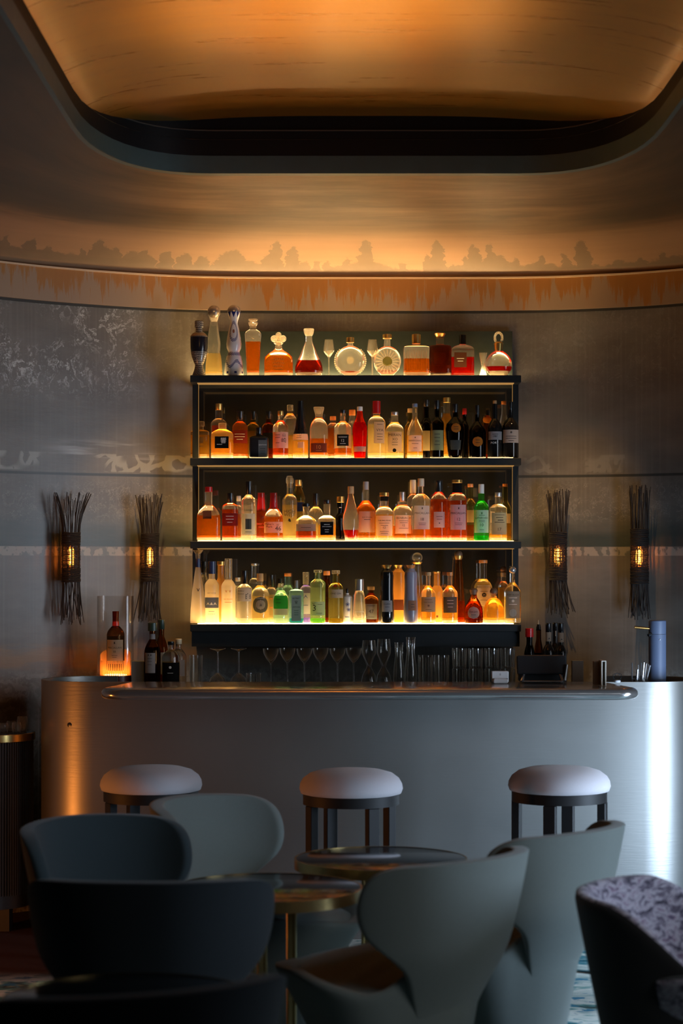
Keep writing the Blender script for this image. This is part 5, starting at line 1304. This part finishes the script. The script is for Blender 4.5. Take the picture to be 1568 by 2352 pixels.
for i, (dx_, dy_, r_, h_, lab) in enumerate(((.02, -.06, .026, .085, 'tall round crystal glass nearest the picture edge on the drum table'), (.075, -.09, .020, .045, 'small low crystal glass in front of the tall round one on the drum table'), (.10, -.03, .022, .050, 'middle crystal glass at the back of the drum table cluster'), (.135, -.10, .020, .048, 'low crystal glass beside the curved bar end on the drum table'), (.15, -.03, .024, .070, 'tall crystal glass by the bar end on the drum table'))):
    q = thing('crystal_glass', lab, 'glass', (cx+dx_, cy+dy_, zt+.0012), 0, 'crystal glasses on the drum table')
    b = MB(); b.lathe([(r_*.8, 0), (r_, h_*.3), (r_*1.1, h_*.7), (r_*.9, h_), (r_*.85, h_), (r_, h_*.7), (r_*.7, h_*.15), (.002, h_*.1)], 14); b.build('bowl', GC, q, True, 25)

# ================================================================ bar stools
def stool(px, ytop, d, rz, label, first=None):
    loc = ((px-784)/F*d, d, 0)
    if first: return dup(first, loc, rz, label)
    t = thing('bar_stool', label, 'stool', loc, rz, 'bar stools along the counter')
    ft = simple('pale_lilac_wool', (.46, .43, .45), .95, 0, .10, 300, .1, .35, .3)
    R = .207
    P = [(R*.86, .728), (R*.97, .734), (R*1.0, .752), (R*.985, .772), (R*.93, .792), (R*.80, .812), (R*.60, .824), (R*.30, .830), (.004, .832)]
    b = MB(); b.lathe(P, 40); b.build('seat_cushion', ft, t, True, 70)
    wd = simple('ebonised_oak', (.009, .008, .008), .55, 0, .3, 20, .25)
    b = MB(); b.lathe([(R*.93, .690), (R*.93, .730), (R*.80, .730), (R*.80, .690)], 40, cap0=False, cap1=False); 
    b.F.append(tuple()) if 0 else None
    b.build('seat_ring', wd, t, True, 40)
    b = MB(); b.lathe([(R*.93, .7285), (R*.5, .7285), (.003, .7285)], 24); b.build('seat_base', wd, t)
    for k in range(4):
        a = math.radians(22+90*k)
        r = R*.85
        m3 = mathutils.Matrix.Rotation(a, 3, 'Z')
        b = MB(); b.box((r*math.cos(a), r*math.sin(a), .345), (.034, .050, .69), m3, .003); b.build('leg', wd, t, False)
    b = MB(); P = [(R*.80*math.cos(2*PI*i/40), R*.80*math.sin(2*PI*i/40), .27) for i in range(41)]; b.tube(P, .010, 8, False); b.build('foot_ring', wd, t)
    return t
st0 = stool(347, 1732, 8.30, math.radians(8), 'bar stool with pale round cushion at the warm lit left end of the bar')
st0['label'] = 'bar stool with pale round cushion standing behind the pale green armchair'
stool(806, 1745, 8.18, math.radians(6), 'bar stool with pale round cushion behind the round table in the middle', st0)
stool(1284, 1735, 8.28, math.radians(50), 'brightest bar stool, its white cushion lit by daylight near the shiny bar end', st0)

# ================================================================ round cocktail tables
blacktop = simple('black_lacquer_top', (.012, .014, .015), .10, spec=.6)
rimm = simple('satin_brass_band', (.60, .42, .17), .26, .95)
def table(px, d, label, first=None, rz=0.0, z=.65):
    loc = ((px-784)/F*d, d, 0)
    if first: return dup(first, loc, rz, label)
    t = thing('cocktail_table', label, 'table', loc, rz, 'round cocktail tables')
    r = .293
    b = MB(); b.lathe([(r-.004, z-.012), (r-.004, z-.0005), (r-.006, z)], 64); b.build('table_top', blacktop, t, True, 40)
    b = MB(); b.lathe([(r-.006, z-.034), (r, z-.034), (r, z+.0005), (r-.005, z+.0005)], 64, cap0=False, cap1=False); b.build('brass_rim', rimm, t, True, 40)
    b = MB(); b.lathe([(r-.01, z-.034), (.004, z-.034)], 32, cap0=True, cap1=True); b.build('underside', simple('dark_underside', (.012, .012, .012), .6), t)
    for k in range(3):
        a = math.radians(100+120*k); q = MB()
        for j in (-1, 0, 1):
            q.tube([(.075*math.cos(a)+j*.011, .075*math.sin(a)-abs(j)*.004, .012), (.075*math.cos(a)+j*.011, .075*math.sin(a)-abs(j)*.004, z-.034)], .0065, 8)
        q.build('leg', rimm, t)
    b = MB(); b.lathe([(.125, 0), (.125, .010), (.11, .014), (.004, .014)], 40); b.build('foot_plate', rimm, t, True, 40)
    return t
t1 = table(614, 6.31, 'round black table with brass rim in front of the dark left armchairs', rz=math.radians(38))
table(874, 6.94, 'round black table with brass rim in front of the middle bar stool', t1, math.radians(8))
table(296, 4.69, 'round glossy black table at the bottom of the picture, below the darkest chair', t1, math.radians(70))

# ================================================================ upholstered shell chairs
def wool(name, col, pat=False):
    m, nt, out = new_mat(name)
    tc = nd(nt, 'TexCoord').outputs['Object']
    f = noi(nt, tc, 420, 3, .6); f2 = noi(nt, tc, 6, 3)
    c = mixc(nt, f, tuple(k*.75 for k in col), tuple(min(1, k*1.2) for k in col))
    c = mixc(nt, M(nt, 'MULTIPLY', f2, .3), c, tuple(k*.8 for k in col))
    if pat:
        v = noi(nt, mapv(nt, tc, (1, 1, 1.6)), 26, 4, .7, .6)
        c = ramp(nt, v, [(.34, (.030, .028, .040)), (.45, (.16, .13, .17)), (.54, (.42, .38, .42)), (.62, (.20, .13, .18)), (.72, (.05, .06, .10))])
    p = nd(nt, 'BsdfPrincipled', {'Base Color': c, 'Roughness': .95, 'Specular IOR Level': .12, 'Sheen Weight': .25, 'Sheen Roughness': .5})
    put(nt, p.inputs['Normal'], nd(nt, 'Bump', {'Strength': .25, 'Distance': .001, 'Height': f}))
    nt.links.new(p.outputs[0], out.inputs[0]); return m
SAGE = wool('sage_grey_wool', (.23, .255, .235)); SAGE_SHADED = wool('shaded_sage_wool', (.050, .068, .074)); PATT = wool('violet_boucle', (.2, .2, .2), True); CHAR = wool('charcoal_boucle', (.028, .026, .025))  # second wool is the sage one darkened, shade put into its colour
SAGE_DEEP_SHADED = wool('deep_shaded_sage_wool', (.022, .028, .033))  # same sage wool darkened further for chairs in deep shade
HALF = catmull([(.28, 36.), (.40, 40.), (.48, 45.), (.555, 50.), (.60, 60.), (.645, 71.), (.69, 75.5), (.74, 76.), (.79, 73.), (.822, 67.5), (.84, 60.), (.848, 52.)], 6)
def bowl_r(q, t): return .155+.088*q+.075*q**2.2*sst(40, 100, abs(t))
def shell_r(z): return lerp(bowl_r((z-.045)/.43, 0)-.014, .258+.088*max(0, (z-.30))/.53, sst(.40, .62, z))
def backrest(th=.046):
    """curved back that narrows to a waist above the seat and spreads into two wings"""
    NU, NV = 28, 26
    G = {}
    V = []; Fc = []
    for s_ in (0, 1):
        for j in range(NV+1):
            z = lerp(.28, .848, 1-(1-j/NV)**1.35)
            al = math.radians(interp(HALF, z))
            for i in range(NU+1):
                u = lerp(-1, 1, i/NU)
                a = u*al
                r = shell_r(z)-(th if s_ else 0)
                zz_ = z+(.012*(1-u*u) if z > .7 else 0)*sst(.7, .82, z)
                V.append((r*math.sin(a), -r*math.cos(a)*1.0-.02*sst(.5, .83, z), zz_))
    w = NU+1; T = w*(NV+1)
    for j in range(NV):
        for i in range(NU):
            a = j*w+i
            Fc.append((a, a+1, a+w+1, a+w)); Fc.append((T+a, T+a+w, T+a+w+1, T+a+1))
    for j in range(NV):
        a = j*w; Fc.append((a, a+w, T+a+w, T+a)); a = j*w+NU; Fc.append((a, T+a, T+a+w, a+w))
    for i in range(NU):
        Fc.append((i, T+i, T+i+1, i+1)); a = NV*w+i; Fc.append((a, a+1, T+a+1, T+a))
    return V, Fc
def rim_z(t):
    """height of the seat shell's edge; t degrees from the middle of the back"""
    t = abs(t)
    return interp([(0, .50), (38, .56), (50, .545), (60, .505), (72, .492), (90, .512), (118, .535), (145, .52), (180, .50)], t)
def seatshell(th=.045):
    N, K = 64, 12; V = []; Fc = []
    for s_ in (0, 1):
        for k in range(K+1):
            for i in range(N):
                t = 360*i/N-180; zr = rim_z(t)
                q = k/K; z = lerp(.045 if s_ == 0 else .20, zr, q)
                r = bowl_r(q, t) if s_ == 0 else max(.02, bowl_r(q, t)-th)
                a = math.radians(t); V.append((r*math.sin(a), -r*math.cos(a)*(1+.22*q*sst(90, 150, abs(t))), z))
    T = N*(K+1)
    for k in range(K):
        for i in range(N):
            j = (i+1) % N; a = k*N
            Fc.append((a+i, a+j, a+N+j, a+N+i)); Fc.append((T+a+i, T+a+N+i, T+a+N+j, T+a+j))
    for i in range(N):
        j = (i+1) % N; a = K*N
        Fc.append((a+i, a+j, T+a+j, T+a+i)); Fc.append((i, T+i, T+j, j))
    return V, Fc
def seatpad():
    N, K = 48, 9; V = []; Fc = []
    for k in range(K+1):
        q = k/K
        for i in range(N):
            t = 360*i/N-180; a = math.radians(t)
            R = .200+.075*sst(50, 110, abs(t))
            r = max(.002, R*(1-q)); z = rim_z(t)*.0+lerp(.500, .560, math.sin(q*PI/2)**.7)+.05*math.sin(a)*(1-q)*(.35+q)
            fold = .006*math.exp(-((r*math.cos(a)+.05)/.02)**2)+.005*math.exp(-((r*math.cos(a)-.03)/.016)**2)
            V.append((r*math.sin(a), -r*math.cos(a)*(1+.2*sst(90, 150, abs(t))), z-fold))
    for k in range(K):
        for i in range(N):
            j = (i+1) % N; Fc.append((k*N+i, k*N+j, k*N+N+j, k*N+N+i))
    Fc.append(tuple(range(K*N, K*N+N)))
    b = len(V)
    V += [(x*1, y*1, .40) for x, y, z in V[:N]]
    for i in range(N):
        j = (i+1) % N; Fc.append((b+i, b+j, j, i))
    Fc.append(tuple(reversed(range(b, b+N))))
    return V, Fc
def chair(px, d, face, fabric, label, inner=None, raw=None, first=None):
    """face: compass angle in degrees the sitter looks to (90 = away from the lens)"""
    loc = raw if raw else ((px-784)/F*d, d, 0)
    t = thing('shell_armchair', label, 'chair', (loc[0], loc[1], 0), math.radians(face-90), 'winged shell armchairs')
    for nm, (V, Fc), lv in (('backrest', backrest(), 2), ('seat_shell', seatshell(), 1), ('seat_cushion', seatpad(), 1)):
        o = mesh(nm, V, Fc, fabric, t)
        md = o.modifiers.new('soft', 'SUBSURF'); md.levels = 1; md.render_levels = lv
    for sd in (-1, 1):
        b = MB(); P = []
        for j in range(11):
            z = lerp(.49, .80, j/10); a = math.radians(interp(HALF, z)-7)*sd; r = shell_r(z)-.0022
            P.append((r*math.sin(a), -r*math.cos(a)-.02*sst(.5, .83, z), z))
        b.tube(P, .0018, 5); b.build('seam_piping', fabric, t)
    b = MB(); b.lathe([(.20, 0), (.20, .008), (.15, .014), (.05, .02), (.05, .06)], 32); b.build('swivel_base', simple('black_steel_base', (.015, .015, .016), .4, .5), t, True, 40)
    return t
chair(0, 0, 90, SAGE_DEEP_SHADED, 'darkest winged armchair, its broad back to us, in front of the shaded one', raw=(-.49, 5.40))
chair(0, 0, 115, SAGE_DEEP_SHADED, 'armchair whose dark back just shows at the bottom edge below the glossy table', raw=(-.46, 4.06))
chair(0, 0, -42, SAGE_SHADED, 'shaded sage winged armchair turned to the table, behind the darkest chair', raw=(-.605, 6.155))
chair(0, 0, -30, SAGE, 'pale sage winged armchair facing the tables, under the left bar stool', raw=(-.27, 6.76))
chair(0, 0, 141, SAGE, 'sage winged armchair seen from behind with its seat cushion in view', raw=(.16, 5.73))
chair(0, 0, 145, SAGE, 'sage winged armchair seen from behind, directly below the brightest bar stool', raw=(.505, 6.30))

# tub chair of violet boucle
t = thing('tub_armchair', 'dark tub armchair lined in mottled violet boucle at the right edge', 'chair', (.99, 5.52, 0), math.radians(-112), None)
N, K = 56, 14; V = []; Fc = []
def tub_z(a): return lerp(.765, .50, sst(44 if a < 0 else 52, 128, abs(a)))
for s_ in (0, 1):
    for k in range(K+1):
        for i in range(N+1):
            a = lerp(-150, 150, i/N); q = k/K
            zr = tub_z(a); z = lerp(.05 if s_ == 0 else .30, zr, q)
            r = .20+.165*(z/.765)**.9 - (.055 if s_ else 0)*(1-.25*q)
            A = math.radians(a); V.append((r*math.sin(A), -r*math.cos(A), z+(0.0 if not s_ else -.004)))
T = (N+1)*(K+1); w = N+1
Fo = []; Fi = []
for k in range(K):
    for i in range(N):
        a = k*w+i; Fo.append((a, a+1, a+w+1, a+w)); Fi.append((T+a, T+a+w, T+a+w+1, T+a+1))
for i in range(N):
    a = K*w+i; Fi.append((a, a+1, T+a+1, T+a)); Fo.append((i, T+i, T+i+1, i+1))
for k in range(K):
    a = k*w; Fo.append((a, a+w, T+a+w, T+a)); a = k*w+N; Fo.append((a, T+a, T+a+w, a+w))
o = mesh('shell', V, Fo+Fi, CHAR, t); o.data.materials.append(PATT)
for i, p in enumerate(o.data.polygons): p.material_index = 1 if i >= len(Fo) else 0
md = o.modifiers.new('soft', 'SUBSURF'); md.levels = 1; md.render_levels = 1
V, Fc = seatshell(); V = [(v[0]*1.17, v[1]*1.17, v[2]*1.17) for v in V]
Fc = [f for f in Fc if all(abs(math.degrees(math.atan2(V[i][0], -V[i][1]))) > 74 or V[i][2] < .1 for i in f)]
o = mesh('arm_shell', V, Fc, CHAR, t); o.data.materials.append(PATT)
for p in o.data.polygons:
    if p.normal.z < -.3: p.material_index = 1
md = o.modifiers.new('soft', 'SUBSURF'); md.levels = 1; md.render_levels = 1
b = MB(); b.lathe([(.225, .36), (.238, .40), (.240, .46), (.21, .49), (.12, .50), (.003, .502)], 40); b.build('seat_cushion', PATT, t, True, 70)
b = MB(); b.lathe([(.20, 0), (.20, .01), (.06, .02), (.06, .06)], 28); b.build('swivel_base', simple('black_steel_base', (.015, .015, .016), .4, .5), t, True, 40)
# ================================================================ light
def area(name, loc, target, size, col, power, sy=None, spread=180):
    l = bpy.data.lights.new(name, 'AREA'); l.energy = power; l.color = col; l.size = size
    if sy: l.shape = 'RECTANGLE'; l.size_y = sy
    l.spread = math.radians(spread)
    o = bpy.data.objects.new(name, l); C.objects.link(o); o.location = loc
    o.rotation_euler = (Vector(target)-Vector(loc)).to_track_quat('-Z', 'Y').to_euler()
    return o
def spot(name, loc, target, ang, col, power, blend=1.0, rad=.05):
    l = bpy.data.lights.new(name, 'SPOT'); l.energy = power; l.color = col; l.spot_size = math.radians(ang); l.spot_blend = blend; l.shadow_soft_size = rad
    o = bpy.data.objects.new(name, l); C.objects.link(o); o.location = loc
    o.rotation_euler = (Vector(target)-Vector(loc)).to_track_quat('-Z', 'Y').to_euler()
    return o
COOL = (.58, .76, 1.0); WARM = (1.0, .56, .20)
area('window_daylight', (2.65, 7.5, 1.75), (-1.5, 9.7, 1.6), .9, (.82, .90, 1.0), 5, 1.6, 62)
area('bar_end_daylight_fill', (2.35, 7.55, .60), (1.15, 8.75, .35), .5, COOL, 30, 1.0, 110)  # added cool light, low at the right, for bar end and stool
area('chair_daylight_fill', (2.9, 5.5, 1.1), (-.2, 6.3, .4), .7, COOL, 15, 1.6, 100)  # added cool light from the right for chairs and floor
area('seat_fill', (2.6, 3.0, 2.7), (.1, 6.0, .3), 1.4, (.88, .94, 1.0), 4, 1.6, 64)  # added soft fill over the chair seats
spot('wall_streak_fill_left', (-.86, 9.25, 3.24), (-.95, 10.1, 1.4), 36, WARM, 130, 1.0, .03)  # added spot making the warm wall streak left of the shelf
spot('wall_streak_fill_right', (1.06, 9.25, 3.24), (1.12, 10.1, 1.5), 36, WARM, 115, 1.0, .03)  # added spot making the warm wall streak right of the shelf
for fx, fp in ((-.62, 16), (.10, 30), (.85, 15)): spot('frieze_fill', (fx*.9+.1, 8.45, 2.78), (fx, 10.1, 3.27), 40, (1.0, .55, .18), fp, .9, .08)  # added spots without fixtures, brightening frieze and cove
spot('vault_glow_fill', (-.05, 6.7, 2.0), (-.05, 6.9, 3.6), 58, (1.0, .54, .12), 210, 1.0, .2)  # added mid-air spot for the orange glow on the vault
area('low_warm_glow', (-2.9, 7.7, .25), (-1.3, 9.1, .2), .7, (1.0, .30, .05), 48, .4)  # warm source out of view, low on the left
spot('floor_patch_fill', (2.7, 6.9, 2.3), (1.0, 6.8, 0), 34, COOL, 320, .7, .1)  # added spot brightening the carpet at the right
w = bpy.data.worlds.new('world'); bpy.context.scene.world = w; w.use_nodes = True
w.node_tree.nodes['Background'].inputs[0].default_value = (.10, .12, .15, 1); w.node_tree.nodes['Background'].inputs[1].default_value = .1

# ================================================================ camera
cam = bpy.data.cameras.new('camera'); co = bpy.data.objects.new('camera', cam); C.objects.link(co)
co.location = (0, 0, EYE); co.rotation_euler = (PI/2, 0, 0)
cam.sensor_fit = 'VERTICAL'; cam.sensor_height = 36.0; cam.sensor_width = 24.0
cam.lens = F/2352*36.0
cam.shift_y = (HZ-1176)/2352
cam.clip_start = .05; cam.clip_end = 60
cam.dof.use_dof = True; cam.dof.focus_distance = 9.8; cam.dof.aperture_fstop = 3.2
S = bpy.context.scene
S.camera = co
S.view_settings.view_transform = 'Standard'; S.view_settings.look = 'None'
S.view_settings.exposure = 0.0; S.view_settings.gamma = 1.0; S.view_settings.use_curve_mapping = False
cy_ = S.cycles
cy_.max_bounces = 24; cy_.diffuse_bounces = 4; cy_.glossy_bounces = 5; cy_.transmission_bounces = 12; cy_.transparent_max_bounces = 40
cy_.sample_clamp_indirect = 6.0; cy_.caustics_reflective = False; cy_.caustics_refractive = True; cy_.blur_glossy = .5
cy_.use_denoising = True
